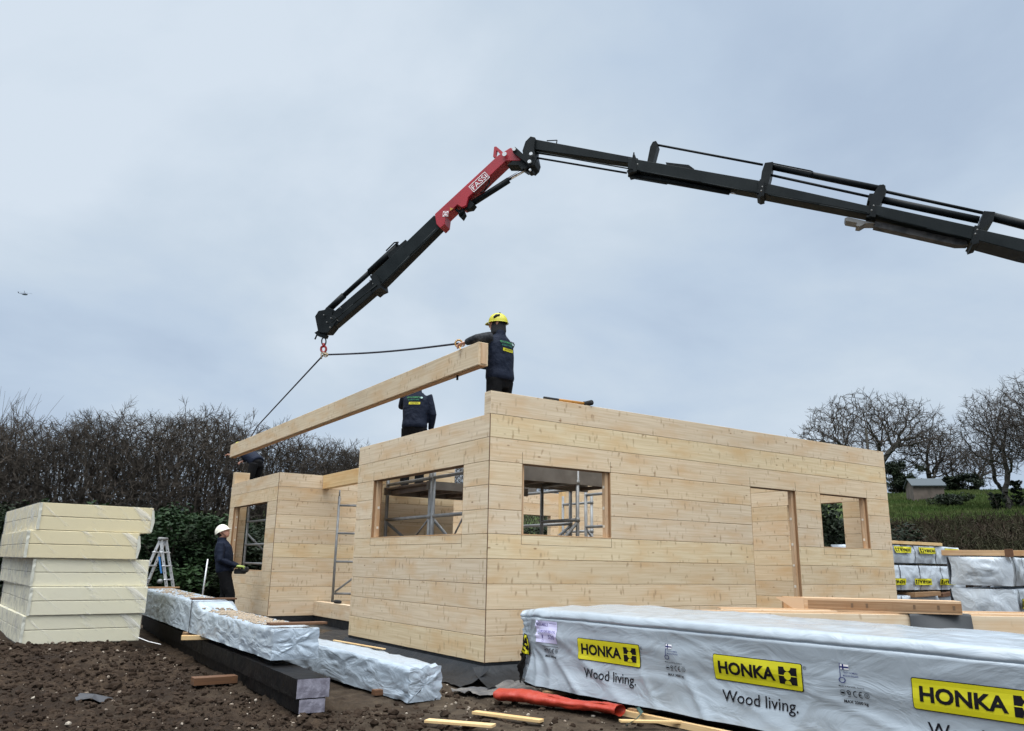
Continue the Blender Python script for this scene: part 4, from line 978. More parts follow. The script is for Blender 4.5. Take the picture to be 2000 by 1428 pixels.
# place the hook above the beam in the crane plane
# slings
sling_r = at(896, 671, 'x', .05); sling_l = at(503, 832, 'x', .10)
mb = MB()
def rope(mb, a, b_, r=.012, sag=.02, n=14):
    a, b_ = Vector(a), Vector(b_); pts = [a.lerp(b_, k/n)-UP*(sag*math.sin(math.pi*k/n)) for k in range(n+1)]; mb.path(pts, r, 6)
TP = Vector(dep(632, 693, 12.2))
rope(mb, TP, sling_r, .013, .03)
lp_ = at(478, 862, 'x', .06)
rope(mb, TP-UP*.0, sling_l, .013, .0); rope(mb, sling_l, (.07, sling_l.y+.4, 3.56), .013, 0, 3)
sg = mb.build('lifting_sling', [M_ROPE], None, True); tag(sg, 'dark rope sling running from the crane hook to both ends of the lifted beam', 'sling')
mb = MB(); c = Vector(sling_r); q = Vector((.07, c.y-.06, 3.56))
for k in range(12):
    a, b_ = R_(k*30), R_(k*30+30); u1 = CR; mb.tube(c+CR*.045*math.cos(a)+CU*.045*math.sin(a), c+CR*.045*math.cos(b_)+CU*.045*math.sin(b_), .012, n=6)
mb.tube(c, q, .010, n=6); tag(mb.build('shackle', [mat('brass_shackle', (.45, .27, .10), .4, metal=.6)], None, True), 'brass coloured shackle joining the sling to the near end of the lifted beam', 'shackle')
# helper wrap of sling round the far end
mb = MB()
yb = 10.6
for a, b_ in (((-.02, yb, 3.25), (-.02, yb, 3.56)), ((-.02, yb, 3.56), (.16, yb, 3.56)), ((.16, yb, 3.56), (.16, yb, 3.25)), ((.16, yb, 3.25), (-.02, yb, 3.25))): mb.tube(a, b_, .014, n=6)

# ------------------------------------------------------------------ crane (everything lies about one vertical plane)
CT = Vector((-.70, 3.78, 4.38)); CD = Vector((.6, -.8, 0)).normalized(); CN = Vector((-CD.y, CD.x, 0)); CN = CN if CN.dot(CAM-CT) > 0 else -CN
def cp(x, y, off=0):
    q = ray(x, y); pt = CT+CN*off; return CAM+q*((pt-CAM).dot(CN)/q.dot(CN))
crane = empty('loader_crane', 'black lorry loader crane boom with red elbow section reaching in from the right', 'crane', CT)
def cpr(name, pts, th, m, parent=crane, off=0, bev=0, msd=None):
    mb = MB(); P_ = [cp(x, y, off+th/2)-CN*th/2 for x, y in pts]
    mb.prism(P_, CN, th, 0, 1 if msd else 0); o_ = mb.build(name, [m]+([msd] if msd else []), parent)
    if bev:
        bm_ = o_.modifiers.new('edge', 'BEVEL'); bm_.width = bev; bm_.segments = 2
    return o_
def ctube(name, pts, r, m, off=0, parent=crane, n=10):
    mb = MB(); P_ = [cp(x, y, off) for x, y in pts]; mb.path(P_, r, n); return mb.build(name, [m], parent, True)
# outer jib (thin end), nested sections
cpr('jib_section', [(636, 622), (654, 637), (742, 562), (728, 544)], .13, M_CR, bev=.006)
cpr('jib_section', [(722, 541), (742, 562), (862, 442), (848, 420)], .15, M_CRS, bev=.006, msd=M_CR)
cpr('jib_head', [(615, 618), (622, 607), (633, 605), (640, 600), (650, 604), (648, 616), (660, 622), (650, 638), (640, 650), (629, 650), (621, 648)], .16, M_CR, bev=.005)
# small cylinder above the jib
ctube('jib_cylinder', [(640, 607), (672, 577)], .050, M_CR, .0); ctube('jib_cylinder', [(670, 579), (724, 530)], .040, M_CR, .0); ctube('jib_cylinder', [(722, 532), (776, 482)], .055, M_CR, .0)
cpr('cylinder_head', [(754, 494), (774, 474), (778, 480), (792, 468), (794, 474), (772, 497), (760, 504)], .10, M_CR)
ctube('hose', [(754, 490), (770, 474), (778, 473), (774, 480)], .010, M_CR, .06)
cpr('jib_collar', [(722, 538), (734, 536), (742, 548), (744, 562), (735, 566), (728, 572), (722, 566), (730, 556)], .24, M_CR)
# red section
cpr('elbow_section', [(849, 418), (973, 303), (997, 288), (1020, 300), (1016, 314), (988, 314), (952, 348), (914, 386), (910, 402), (902, 405), (893, 400), (870, 422), (868, 438), (860, 446), (852, 438)], .21, M_RED, bev=.008)
cpr('lifting_lug', [(963, 306), (965, 287), (969, 286), (981, 296), (986, 304), (981, 307), (975, 299), (970, 293), (968, 303), (976, 310)], .05, M_RED)
cpr('elbow_casting', [(997, 318), (1018, 300), (1030, 312), (1036, 326), (1024, 330), (1012, 322), (990, 322)], .20, M_CR)
def crbox(s0, s1, t0, t1):   # patches on the red side face, along its axis
    A_ = Vector((855, 432, 0)); B_ = Vector((985, 310, 0)); ax = (B_-A_).normalized(); pr_ = Vector((ax.y, -ax.x, 0))*1
    if pr_.y > 0: pr_ = -pr_
    return A_, ax, pr_
A_, ax_, pu_ = crbox(0, 0, 0, 0)
def CS(k): return lambda s, z: cp(*(A_+ax_*s+pu_*z).xy, .105+.003+.002*k)
mb = MB()
# FASSI plate: white outline frame then letters
s0, s1, z0, z1 = 90, 133, -7, 8
for (a, b_, c_, d_) in ((s0, z0, s1, z0+1.1), (s0, z1-1.1, s1, z1), (s0, z0+1.1, s0+1.1, z1-1.1), (s1-1.1, z0+1.1, s1, z1-1.1)): rect(mb, a, b_, c_, d_, 0, CS(1))
put_text(mb, 'FASSI', (s0+3.2, z0+2.9, s1-3.2, z1-2.9), 0, .0, CS(1))
mb.build('lettering', [M_WHITE], crane)
mb = MB(); put_poly(mb, [Vector((13, 0, 0)), Vector((21, -7, 0)), Vector((29, 0, 0)), Vector((21, 7, 0))], [(0, 1, 2, 3)], 0, CS(1)); ring(mb, 21, 0, 4.2, 1.1, 1, CS(2)); put_poly(mb, [Vector((18.5, 1.8, 0)), Vector((23, -2.6, 0)), Vector((23.8, -1.8, 0)), Vector((19.3, 2.6, 0))], [(0, 1, 2, 3)], 1, CS(2))
put_poly(mb, [Vector((31, -2, 0)), Vector((39, -3, 0)), Vector((35.5, 3.5, 0))], [(0, 1, 2)], 2, CS(1))
mb.build('warning_sticker', [M_WHITE, mat('sticker_red', (.30, .02, .03), .6), mat('sticker_amber', (.45, .22, .04), .6)], crane)
mb = MB(); c = cp(986, 302, .133); mb.tube(c, c+CN*.02, .035, n=12); mb.build('pin', [M_STEEL], crane)
# knuckle links and pins
cpr('link', [(1000, 290), (1006, 287), (1012, 292), (1038, 316), (1040, 322), (1034, 325), (1028, 318), (1002, 298)], .04, M_CR, off=.14)
cpr('knuckle_bracket', [(1020, 294), (1026, 276), (1036, 266), (1045, 268), (1043, 293), (1047, 312), (1044, 322), (1036, 330), (1030, 325), (1022, 306)], .24, M_CR, bev=.008)
for (x, y, r) in ((1005, 293, .027), (1038, 302, .026), (1035, 317, .028), (1036, 333, .016)):
    mb = MB(); c = cp(x, y, .16); mb.tube(c, c+CN*.03, r, n=14); mb.build('pin', [M_STEEL], crane)
cpr('cylinder_eye', [(1026, 326), (1036, 322), (1042, 328), (1040, 336), (1034, 338), (1028, 334)], .10, M_CR)
ctube('jib_rod', [(1034, 327), (990, 352)], .028, M_CHROME, .0)
ctube('jib_lift_cylinder', [(994, 352), (920, 399)], .048, M_CR, .0)
cpr('cylinder_lug', [(908, 394), (916, 388), (926, 398), (920, 406), (908, 408)], .12, M_CR)
ctube('hose', [(906, 408), (900, 420), (896, 414), (890, 408)], .020, M_CR, .05)
cpr('valve', [(894, 410), (904, 408), (908, 418), (902, 428), (896, 422)], .08, M_CR)
ctube('hose', [(938, 378), (946, 372), (955, 358), (956, 352)], .012, M_CR, .06)
# main boom sections, growing towards the truck
for pts, th in (([(1040, 271), (1246, 309), (1246, 321), (1040, 291)], .15), ([(1226, 308), (1485, 353), (1485, 377), (1226, 329)], .20), ([(1480, 354), (1706, 404), (1706, 418), (1480, 375)], .24),
        ([(1700, 398), (1916, 445), (1916, 472), (1700, 417)], .28), ([(1905, 446), (2000, 467), (2080, 486), (2600, 614), (2600, 645), (2080, 510), (2000, 493), (1905, 468)], .32)):
    cpr('boom_section', pts, th, M_CRS, bev=.006, msd=M_CR)
cpr('boom_fairing', [(1300, 317), (1345, 322), (1356, 330), (1310, 326)], .1, M_CR)
for i_, pts in enumerate(([(1236, 302), (1240, 302), (1244, 334), (1226, 338), (1224, 334), (1232, 326)], [(1478, 380), (1484, 350), (1493, 352), (1492, 382), (1484, 384)], [(1698, 422), (1702, 396), (1712, 398), (1710, 424)], [(1898, 472), (1904, 440), (1914, 442), (1912, 474), (1900, 478)])):
    cpr('collar', pts, .22+.035*i_, M_CR)
# brackets standing on the boom
cpr('bracket', [(1264, 316), (1270, 286), (1275, 277), (1281, 275), (1285, 281), (1280, 300), (1273, 326), (1266, 330)], .16, M_CR)
cpr('bracket', [(1482, 378), (1488, 335), (1494, 318), (1510, 316), (1507, 335), (1497, 372), (1488, 384)], .24, M_CR)
cpr('bracket', [(1692, 424), (1700, 388), (1716, 362), (1726, 360), (1732, 372), (1722, 394), (1706, 424)], .26, M_CR)
cpr('bracket', [(1894, 474), (1914, 438), (1922, 412), (1944, 414), (1940, 432), (1920, 446), (1906, 478)], .28, M_CR)
cpr('cylinder_clamp', [(1694, 392), (1698, 378), (1712, 378), (1710, 396)], .20, M_CR)
ctube('piston_rod', [(1283, 283), (1490, 322)], .016, M_CR); ctube('piston_rod', [(1505, 342), (1697, 384)], .017, M_CR, .05); ctube('piston_rod', [(1728, 374), (1920, 416)], .020, M_CR)
ctube('extension_cylinder', [(1508, 326), (1722, 370)], .042, M_CR); ctube('extension_cylinder', [(1712, 388), (1912, 430)], .045, M_CR, .05); ctube('extension_cylinder', [(1940, 424), (2080, 460), (2400, 540)], .055, M_CR)
ctube('piston_rod', [(1046, 308), (1224, 338)], .014, M_CR); ctube('extension_cylinder', [(1228, 341), (1425, 376)], .036, M_CR); ctube('cylinder_tip', [(1425, 376), (1437, 378)], .014, M_STEEL)
ctube('guard_rod', [(1510, 319), (1584, 334), (1588, 336), (1584, 341)], .008, M_CR, .05); ctube('guard_rod', [(1232, 348), (1302, 360), (1306, 357)], .007, M_CR, .05); ctube('guard_rod', [(1895, 420), (1912, 424), (1908, 432)], .008, M_CR, .08); ctube('guard_rod', [(1068, 275), (1088, 274), (1087, 280)], .008, M_CR, .05)
ctube('guard_rod', [(1716, 368), (1718, 362), (1728, 363), (1728, 368)], .009, M_CR, .1); ctube('guard_rod', [(1238, 302), (1238, 298)], .01, M_CR, .06)
cpr('hook_rest', [(1650, 426), (1656, 424), (1710, 436), (1690, 436), (1680, 442), (1672, 441), (1674, 435), (1652, 431)], .16, mat('pale_worn_steel', (.17, .17, .165), .6))
cpr('hose_tray', [(1710, 432), (1888, 470), (1890, 478), (1868, 478), (1706, 442)], .12, mat('worn_hose_tray', (.07, .066, .062), .7, var=(9, 1, (.02, .02, .02))))
for i_, pts in enumerate(((1246, 322), (1489, 366), (1487, 374), (1702, 412), (1706, 403), (1904, 458), (1908, 450), (724, 549), (730, 555), (728, 543), (648, 622), (640, 630), (660, 626), (634, 616), (646, 640), (666, 602))):
    mb = MB(); c = cp(pts[0], pts[1], .15+.012*i_ if i_ < 7 else .085); mb.tube(c, c+CN*.03, .009, n=8); mb.build('bolt', [M_BOLT], crane)
# tip fittings
cpr('tip_lug', [(614, 650), (622, 645), (630, 650), (637, 654), (634, 660), (628, 658), (620, 656)], .08, M_CR)
ctube('tip_pin', [(620, 652), (615, 663)], .012, M_CR)
for pts in ([(1048, 297), (1140, 314), (1236, 331)], [(1250, 334), (1370, 356), (1482, 378)], [(1500, 380), (1600, 400), (1700, 419)], [(1716, 422), (1810, 446), (1900, 468)], [(648, 630), (690, 594), (736, 556)], [(745, 556), (800, 500), (852, 447)]):
    ctube('hose', pts, .009, M_CRS, .13, n=6)
# hook, its own thing hanging from the tip
localise(crane)
hook = empty('crane_hook', 'red swivel hook hanging on a black link below the crane tip', 'hook', cp(633, 658))
mb = MB()
def oval(mb, cx, cy, rx, ry, r, a0=0, a1=360, n=14):
    P_ = [cp(cx+rx*math.cos(R_(a0+(a1-a0)*k/n)), cy+ry*math.sin(R_(a0+(a1-a0)*k/n))) for k in range(n+1)]; mb.path(P_, r, 6)
oval(mb, 632.5, 667, 4.2, 8, .010); mb.tube(cp(633, 652), cp(633, 661), .018, n=8); mb.build('chain_link', [M_CR], hook, True)
mb = MB(); mb.tube(cp(632, 671), cp(633, 678), .020, n=10); oval(mb, 632, 682, 5, 6.5, .017, -60, 210); mb.tube(cp(627, 679), cp(633, 675), .017, n=8); mb.build('swivel_hook', [M_HOOK], hook, True)
mb = MB(); mb.tube(cp(629, 688), cp(640, 694), .018, n=8); oval(mb, 636, 693, 4, 4, .009); mb.tube(cp(627, 690), cp(628, 701), .010, n=6); mb.build('shackle', [mat('dull_brass', (.40, .32, .22), .45, metal=.6)], hook, True)
localise(hook)

# ------------------------------------------------------------------ people
def remeshed(mb, name, mats, parent, voxel, smooth_it=4):
    me = mb.mesh(name, mats); o_ = bpy.data.objects.new(name, me); COL.objects.link(o_)
    r = o_.modifiers.new('r', 'REMESH'); r.mode = 'VOXEL'; r.voxel_size = voxel; r.use_smooth_shade = True
    s = o_.modifiers.new('s', 'SMOOTH'); s.iterations = smooth_it; s.factor = .5
    bpy.context.view_layer.update()
    m2 = bpy.data.meshes.new_from_object(o_.evaluated_get(bpy.context.evaluated_depsgraph_get())); m2.name = name
    m2.materials.clear()
    for m in (mats if isinstance(mats, list) else [mats]): m2.materials.append(m)
    m2.polygons.foreach_set('use_smooth', [True]*len(m2.polygons))
    o_.modifiers.clear(); o_.data = m2; bpy.data.meshes.remove(me); o_.parent = parent
    return o_
def person(label, loc, rz, elbows, hands, lean=0, headyaw=0, headpitch=0, legs=None, helmet=M_HELY, sleeve=M_NAVY, gloves=None, hood=False, curl=.8, handdir=None, backprint=False):
    root = empty('person', label, 'person', loc, rz)
    Rl = Matrix.Rotation(-lean, 3, 'X'); hip = Vector((0, 0, .93))
    U_ = lambda p: hip+Rl @ (Vector(p)-hip)
    legs = legs or [[(.10, 0, .90), (.11, .03, .49), (.11, -.02, .09)], [(-.10, 0, .90), (-.11, .03, .49), (-.11, -.02, .09)]]
    neck = U_((0, -.01, 1.50)); hc = U_((0, .015, 1.655)); sh = [U_((.185, -.01, 1.435)), U_((-.185, -.01, 1.435))]
    Hr = Rl @ Matrix.Rotation(headyaw, 3, 'Z') @ Matrix.Rotation(headpitch, 3, 'X')
    # body: one continuous surface with head, hands and fingers
    b_ = MB()
    b_.loft([U_((0, 0, .86)), U_((0, 0, .98)), U_((0, 0, 1.12)), U_((0, .01, 1.28)), U_((0, 0, 1.40)), U_((0, -.01, 1.47))], [(.11, .075), (.12, .08), (.11, .075), (.13, .085), (.14, .08), (.08, .055)], n=16)
    b_.loft([U_((0, -.01, 1.44)), neck, U_((0, .005, 1.58))], [.062, .055, .055], n=12)
    def HP(p): return hc+Hr @ Vector(p)
    n_ = 14; i0 = len(b_.v)
    rowsz = np.linspace(-1, 1, 13)
    b_.loft([HP((0, .012+.012*(z < -.3), z*.118)) for z in (-.98, -.8, -.5, -.15, .2, .5, .8, .97)], [(.03, .035), (.050, .062), (.062, .078), (.070, .088), (.074, .094), (.070, .090), (.052, .068), (.02, .03)], side=Hr @ Vector((1, 0, 0)), n=16)
    b_.loft([HP((0, .088, .02)), HP((0, .112, -.022)), HP((0, .100, -.036))], [(.009, .010), (.016, .016), (.014, .010)], side=Hr @ Vector((1, 0, 0)), n=8)
    b_.loft([HP((-.022, .098, -.058)), HP((.022, .098, -.058))], [(.008, .008), (.008, .008)], side=(0, 0, 1), n=6)
    for sx in (-1, 1):
        b_.loft([HP((sx*.076, -.004, -.03)), HP((sx*.082, -.010, .002)), HP((sx*.078, -.012, .028))], [(.009, .014), (.011, .020), (.008, .014)], side=Hr @ Vector((1, 0, 0)), n=8)
    for k in range(2):
        e, h_ = Vector(elbows[k]), Vector(hands[k]); sgn = 1 if k == 0 else -1
        b_.loft([sh[k], sh[k].lerp(e, .5), e, e.lerp(h_, .35), h_.lerp(e, .08)], [.052, .045, .038, .036, .026], side=(1, 0, 0), n=10)
        fd = (h_-e).normalized(); hd = Vector(handdir[k]) if handdir and handdir[k] else fd; hd = (hd).normalized()
        side_ = hd.cross(UP); side_ = side_.normalized() if side_.length > .1 else Vector((1, 0, 0)); pn = side_.cross(hd).normalized()
        if pn.z > 0: pn = -pn
        b_.loft([h_-hd*.01, h_+hd*.03, h_+hd*.075, h_+hd*.09], [(.026, .018), (.038, .016), (.041, .014), (.036, .011)], side=side_, n=10)
        for f_, (o_, ln) in enumerate(((-.030, .062), (-.010, .074), (.010, .070), (.029, .054))):
            p = h_+hd*.085+side_*o_; q = p+(hd*math.cos(curl*.5)+pn*math.sin(curl*.5))*ln*.5; r_ = q+(hd*math.cos(curl*1.3)+pn*math.sin(curl*1.3))*ln*.32; t_ = r_+(hd*math.cos(curl*2)+pn*math.sin(curl*2))*ln*.25
            b_.loft([p-hd*.01, q, r_, t_], [.0095, .009, .0085, .007], side=side_, n=7)
        p = h_+hd*.025-side_*.034*sgn; b_.loft([p, p-side_*.022*sgn+hd*.02+pn*.012, p-side_*.024*sgn+hd*.045+pn*.024], [.012, .0105, .0085], side=pn, n=7)
    for lg in legs:
        b_.loft([lg[0], Vector(lg[0]).lerp(Vector(lg[1]), .5), lg[1], Vector(lg[1]).lerp(Vector(lg[2]), .4), lg[2]], [.078, .068, .05, .05, .036], n=10)
    body = remeshed(b_, 'body', [M_SKIN], root, .0075, 2)
    # trousers
    t_ = MB(); t_.loft([(0, 0, .80), (0, 0, .90), U_((0, 0, .99)), U_((0, 0, 1.08)), U_((0, 0, 1.18))], [(.12, .10), (.175, .125), (.172, .125), (.165, .122), (.155, .115)], n=16)
    for lg in legs:
        a, k_, an = [Vector(q) for q in lg]; t_.loft([a+UP*.02, a.lerp(k_, .5), k_, k_.lerp(an, .5), an-UP*.0, an-UP*.045], [(.102, .108), (.092, .098), (.078, .082), (.075, .080), (.070, .078), (.066, .072)], n=12)
    remeshed(t_, 'trousers', [M_TROUS], root, .014)
    for lg in legs:
        an = Vector(lg[2]); bt = MB(); bt.loft([an+Vector((0, -.07, -.045)), an+Vector((0, -.02, -.035)), an+Vector((0, .07, -.048)), an+Vector((0, .16, -.06)), an+Vector((0, .20, -.065))], [(.035, .04), (.046, .052), (.047, .042), (.045, .030), (.025, .02)], side=(1, 0, 0), n=10); bt.build('boot', [M_DARK], root, True)
    # jacket
    j = MB(); j.loft([U_((0, 0, .90)), U_((0, .0, .94)), U_((0, 0, 1.06)), U_((0, .005, 1.22)), U_((0, .005, 1.36)), U_((0, -.005, 1.45)), U_((0, -.01, 1.50))], [(.185, .135), (.198, .150), (.190, .142), (.205, .152), (.205, .140), (.150, .105), (.080, .075)], n=18, power=2.3)
    j.loft([U_((0, -.01, 1.44)), U_((0, -.008, 1.53)), U_((0, -.005, 1.565))], [.082, .078, .072], n=14)
    for k in range(2):
        e, h_ = Vector(elbows[k]), Vector(hands[k]); s = sh[k]
        j.loft([s.lerp(U_((0, 0, 1.40)), .35), s, s.lerp(e, .5), e, e.lerp(h_, .45), h_.lerp(e, .10), h_.lerp(e, .03)], [.078, .074, .066, .058, .054, .045, .040], n=12)
    jk = remeshed(j, 'jacket', [M_NAVY, sleeve], root, .013, 3)
    # sleeves in another cloth, chosen by distance from the spine
    if sleeve is not M_NAVY:
        iv = Rl.inverted(); mi = []
        for p in jk.data.polygons:
            best = 9
            for k in range(2):
                for a_, b_ in ((sh[k], Vector(elbows[k])), (Vector(elbows[k]), Vector(hands[k]))):
                    ab = b_-a_; t_ = max(.12 if a_ is sh[k] else 0, min(1, (p.center-a_).dot(ab)/ab.length_squared)); best = min(best, (a_+ab*t_-p.center).length)
            q = hip+iv @ (p.center-hip); mi.append(1 if best < .080 and abs(q.x) > .17 else 0)
        jk.data.polygons.foreach_set('material_index', mi)
    if hood:
        hd_ = MB(); hd_.loft([HP((0, -.005, -.15)), HP((0, -.005, -.10)), HP((0, -.002, -.04)), HP((0, -.008, .04))], [(.085, .085), (.082, .098), (.084, .098), (.084, .094)], side=Hr @ Vector((1, 0, 0)), n=18); hd_.build('snood', [M_DARK], root, True)
    else:
        hr = MB(); hr.loft([HP((0, -.03, -.07)), HP((0, -.032, 0)), HP((0, -.02, .06)), HP((0, -.005, .1))], [(.055, .06), (.075, .072), (.080, .088), (.06, .07)], side=Hr @ Vector((1, 0, 0)), n=14); hr.build('hair', [mat('dark_brown_hair', (.03, .02, .014), .8)], root, True)
        ey = MB()
        for sx in (-1, 1): ey.loft([HP((sx*.030-.011, .094, .016)), HP((sx*.030, .100, .017)), HP((sx*.030+.011, .094, .016))], [(.003, .003), (.005, .005), (.003, .003)], side=(0, 0, 1), n=6); ey.loft([HP((sx*.030-.018, .096, .034)), HP((sx*.030+.018, .096, .034))], [.004, .004], side=(0, 0, 1), n=5)
        ey.build('eyes', [M_DARK], root, True)
    # helmet: shell, brim, vents, strap
    hm = MB(); nn = 24; rows = 8
    for r_ in range(rows+1):
        f_ = r_/rows*math.pi/2; rr = math.cos(f_); zz = math.sin(f_)
        for k in range(nn):
            a = 2*math.pi*k/nn; fr = math.sin(a); ridge = .006*math.exp(-(math.cos(a)*rr*8)**2)
            hm.v.append(tuple(HP((math.cos(a)*rr*.107, -.008+fr*rr*.132+(.010 if fr < 0 else 0), .018+zz*(.130+ridge)+(.012*fr*rr if fr > 0 else .008*fr*rr)))))
    for r_ in range(rows):
        for k in range(nn): k2 = (k+1) % nn; hm.face((r_*nn+k, r_*nn+k2, (r_+1)*nn+k2, (r_+1)*nn+k))
    i1 = len(hm.v)
    for q_ in (0, 1, 2):
        for k in range(nn):
            a = 2*math.pi*k/nn; fr = math.sin(a); ext = 1.03+(.30*max(0, fr)**3 if q_ else 0)+(.03 if q_ else 0); dz = -.004 if q_ < 2 else -.009
            hm.v.append(tuple(HP((math.cos(a)*.107*(1.0 if not q_ else 1.05), -.008+fr*.132*ext+(.010 if fr < 0 else 0), .018+(.012*fr if fr > 0 else .008*fr)+dz*(q_ > 0)-.012*max(0, fr)**3*(q_ > 0)))))
    for q_ in range(2):
        for k in range(nn): k2 = (k+1) % nn; hm.face((i1+(q_+1)*nn+k, i1+(q_+1)*nn+k2, i1+q_*nn+k2, i1+q_*nn+k))
    hel = hm.build('helmet', [helmet], root, True)
    vn = MB()
    if helmet is M_HELY:
        for sx in (-1, 1): vn.loft([HP((sx*.103, .03, .058)), HP((sx*.099, -.005, .085)), HP((sx*.088, -.05, .095))], [(.008, .012), (.010, .020), (.008, .008)], side=Hr @ Vector((1, 0, 0)), n=8)
        vn.loft([HP((-.02, -.03, .145)), HP((.02, -.03, .145))], [(.01, .008), (.01, .008)], side=(0, 1, 0), n=6)
    for sx in (-1, 1): vn.tube(HP((sx*.088, .0, .02)), HP((sx*.050, .045, -.10)), .004, n=5)
    vn.build('helmet_vent', [M_DARK], hel, True)
    if gloves:
        for k in range(2):
            e, h_ = Vector(elbows[k]), Vector(hands[k]); gl = MB(); hd = Vector(handdir[k]).normalized() if handdir and handdir[k] else (h_-e).normalized(); side_ = hd.cross(UP).normalized(); pn = side_.cross(hd); pn = pn if pn.z < 0 else -pn
            gl.loft([h_-hd*.03, h_+hd*.03, h_+hd*.08, h_+hd*.10], [(.034, .028), (.046, .024), (.048, .022), (.040, .018)], side=side_, n=10)
            for o_ in (-.033, -.011, .011, .032):
                p = h_+hd*.09+side_*o_; gl.loft([p, p+hd*.03+pn*.02, p+hd*.035+pn*.045], [.013, .012, .010], side=side_, n=7)
            remeshed(gl, 'glove', [gloves], root, .007, 2)
    if backprint:
        pm = MB()
        def BS(k): 
            return lambda s, z: U_((s, -.150-.004*k+abs(s)**2*1.2+(.05*sstep(1.36, 1.44, z)), z))
        rp = random.Random(3)
        for row_, (z0_, z1_, x0_, x1_) in enumerate(((1.355, 1.390, -.115, .07), (1.318, 1.345, -.10, .06))):
            x_ = x0_
            while x_ < x1_:
                w_ = rp.uniform(.008, .018); ring(pm, x_+w_*.5, (z0_+z1_)/2, (z1_-z0_)*rp.uniform(.22, .36), .006, row_, BS(1), rp.uniform(0, 90), rp.uniform(200, 360), 10); rect(pm, x_, z0_, x_+.004, z1_-rp.uniform(0, .012), row_, BS(1)); x_ += w_+.010
        put_poly(pm, disc(.10, 1.37, .018), [tuple(range(20))], 2, BS(1)); put_poly(pm, rrect(-.09, 1.255, .085, 1.295, .008), [tuple(range(24))], 3, BS(1)); put_text(pm, 'HONKA', (-.065, 1.265, .065, 1.285), 4, .02, BS(2))
        pm.build('back_print', [mat('print_green', (.02, .20, .05), .7), mat('print_teal', (.02, .16, .10), .7), mat('print_pale', (.3, .45, .42), .7), M_YEL, M_INK], root)
    return root
# worker at the near corner, hand over the beam
WALK = [[(.10, 0, .90), (.12, .08, .50), (.12, .04, .09)], [(-.10, 0, .90), (-.13, -.01, .50), (-.14, -.06, .09)]]
person('worker in yellow helmet at the near cabin corner, one hand over the lifted beam', (.44, .49, 2.32), R_(14), [(.24, .22, 1.16), (-.38, .04, 1.38)], [(-.12, .30, 1.14), (-.35, .26, 1.375)], lean=R_(3), headyaw=R_(28), legs=WALK, sleeve=M_SLEEVE, hood=True, handdir=[(-1, .3, 0), (-.5, .75, -.25)], curl=.9, backprint=True)
p2 = dep(813, 757, 12.35)
person('worker seen from behind in navy jacket, head hidden behind the lifted beam', (p2.x, p2.y, 2.10), R_(-36), [(.27, .05, 1.14), (-.25, .22, 1.30)], [(.23, .16, .92), (-.28, .46, 1.42)], lean=R_(10), headpitch=R_(-12), backprint=True, handdir=[(.0, .3, -1), None])
p3 = dep(502, 905, 18.8)
person('worker crouching over the far end of the lifted beam, mostly hidden behind it', (p3.x, p3.y, 2.34), R_(30), [(.20, .50, 1.05), (-.30, .45, 1.08)], [(.06, .52, .98), (-.34, .50, 1.08)], lean=R_(58), headpitch=R_(10), legs=[[(.10, 0, .86), (.13, .12, .48), (.13, -.03, .09)], [(-.10, 0, .86), (-.14, .05, .47), (-.16, -.12, .09)]])
pm_ = dep(446, 1090, 15.3)
pr4 = person('man in white helmet and navy jacket on the ground, working a crane remote', (pm_.x-.04, pm_.y, gz(pm_.x, pm_.y)+.02), R_(-112), [(.26, -.06, 1.13), (-.26, -.06, 1.13)], [(.15, .20, 1.02), (-.15, .20, 1.02)], lean=R_(-9), headyaw=R_(-14), headpitch=R_(16), helmet=M_HELW, gloves=M_GLOVE, legs=[[(.10, 0, .90), (.13, .14, .50), (.13, .16, .09)], [(-.10, 0, .90), (-.11, .03, .49), (-.11, -.10, .09)]], handdir=[(-.3, 1, -.1), (.3, 1, -.1)])
pr4.scale = (1.12, 1.12, 1.0)
a = R_(-112); rx = Vector((math.cos(a), math.sin(a), 0)); ry = Vector((-math.sin(a), math.cos(a), 0)); o0 = Vector(pr4.location)
mb = MB(); c = o0+ry*.25+UP*.93
mb.box(c-rx*.15-ry*.07-UP*.05, rx*.30, ry*.20, UP*.09, 0, bev=.015); mb.box(c-rx*.17+ry*.05-UP*.02, rx*.34, ry*.12, UP*.10, 0, bev=.02)
for k in range(5): mb.tube(c+rx*(-.1+.05*k)+UP*.04, c+rx*(-.1+.05*k)+UP*.085, .008, n=6)
tag(mb.build('crane_remote', [M_DARK]), 'black crane remote control box held by the man in the white helmet', 'remote control')
# pole behind him
mb = MB(); q = dep(404, 1092, 15.9); mb.tube((q.x-.03, q.y, gz(q.x, q.y)), (q.x+.02, q.y, q.z), .017, n=8); tag(mb.build('pole', [M_ALUL], None, True), 'thin light grey pole standing behind the man in the white helmet', 'pole')

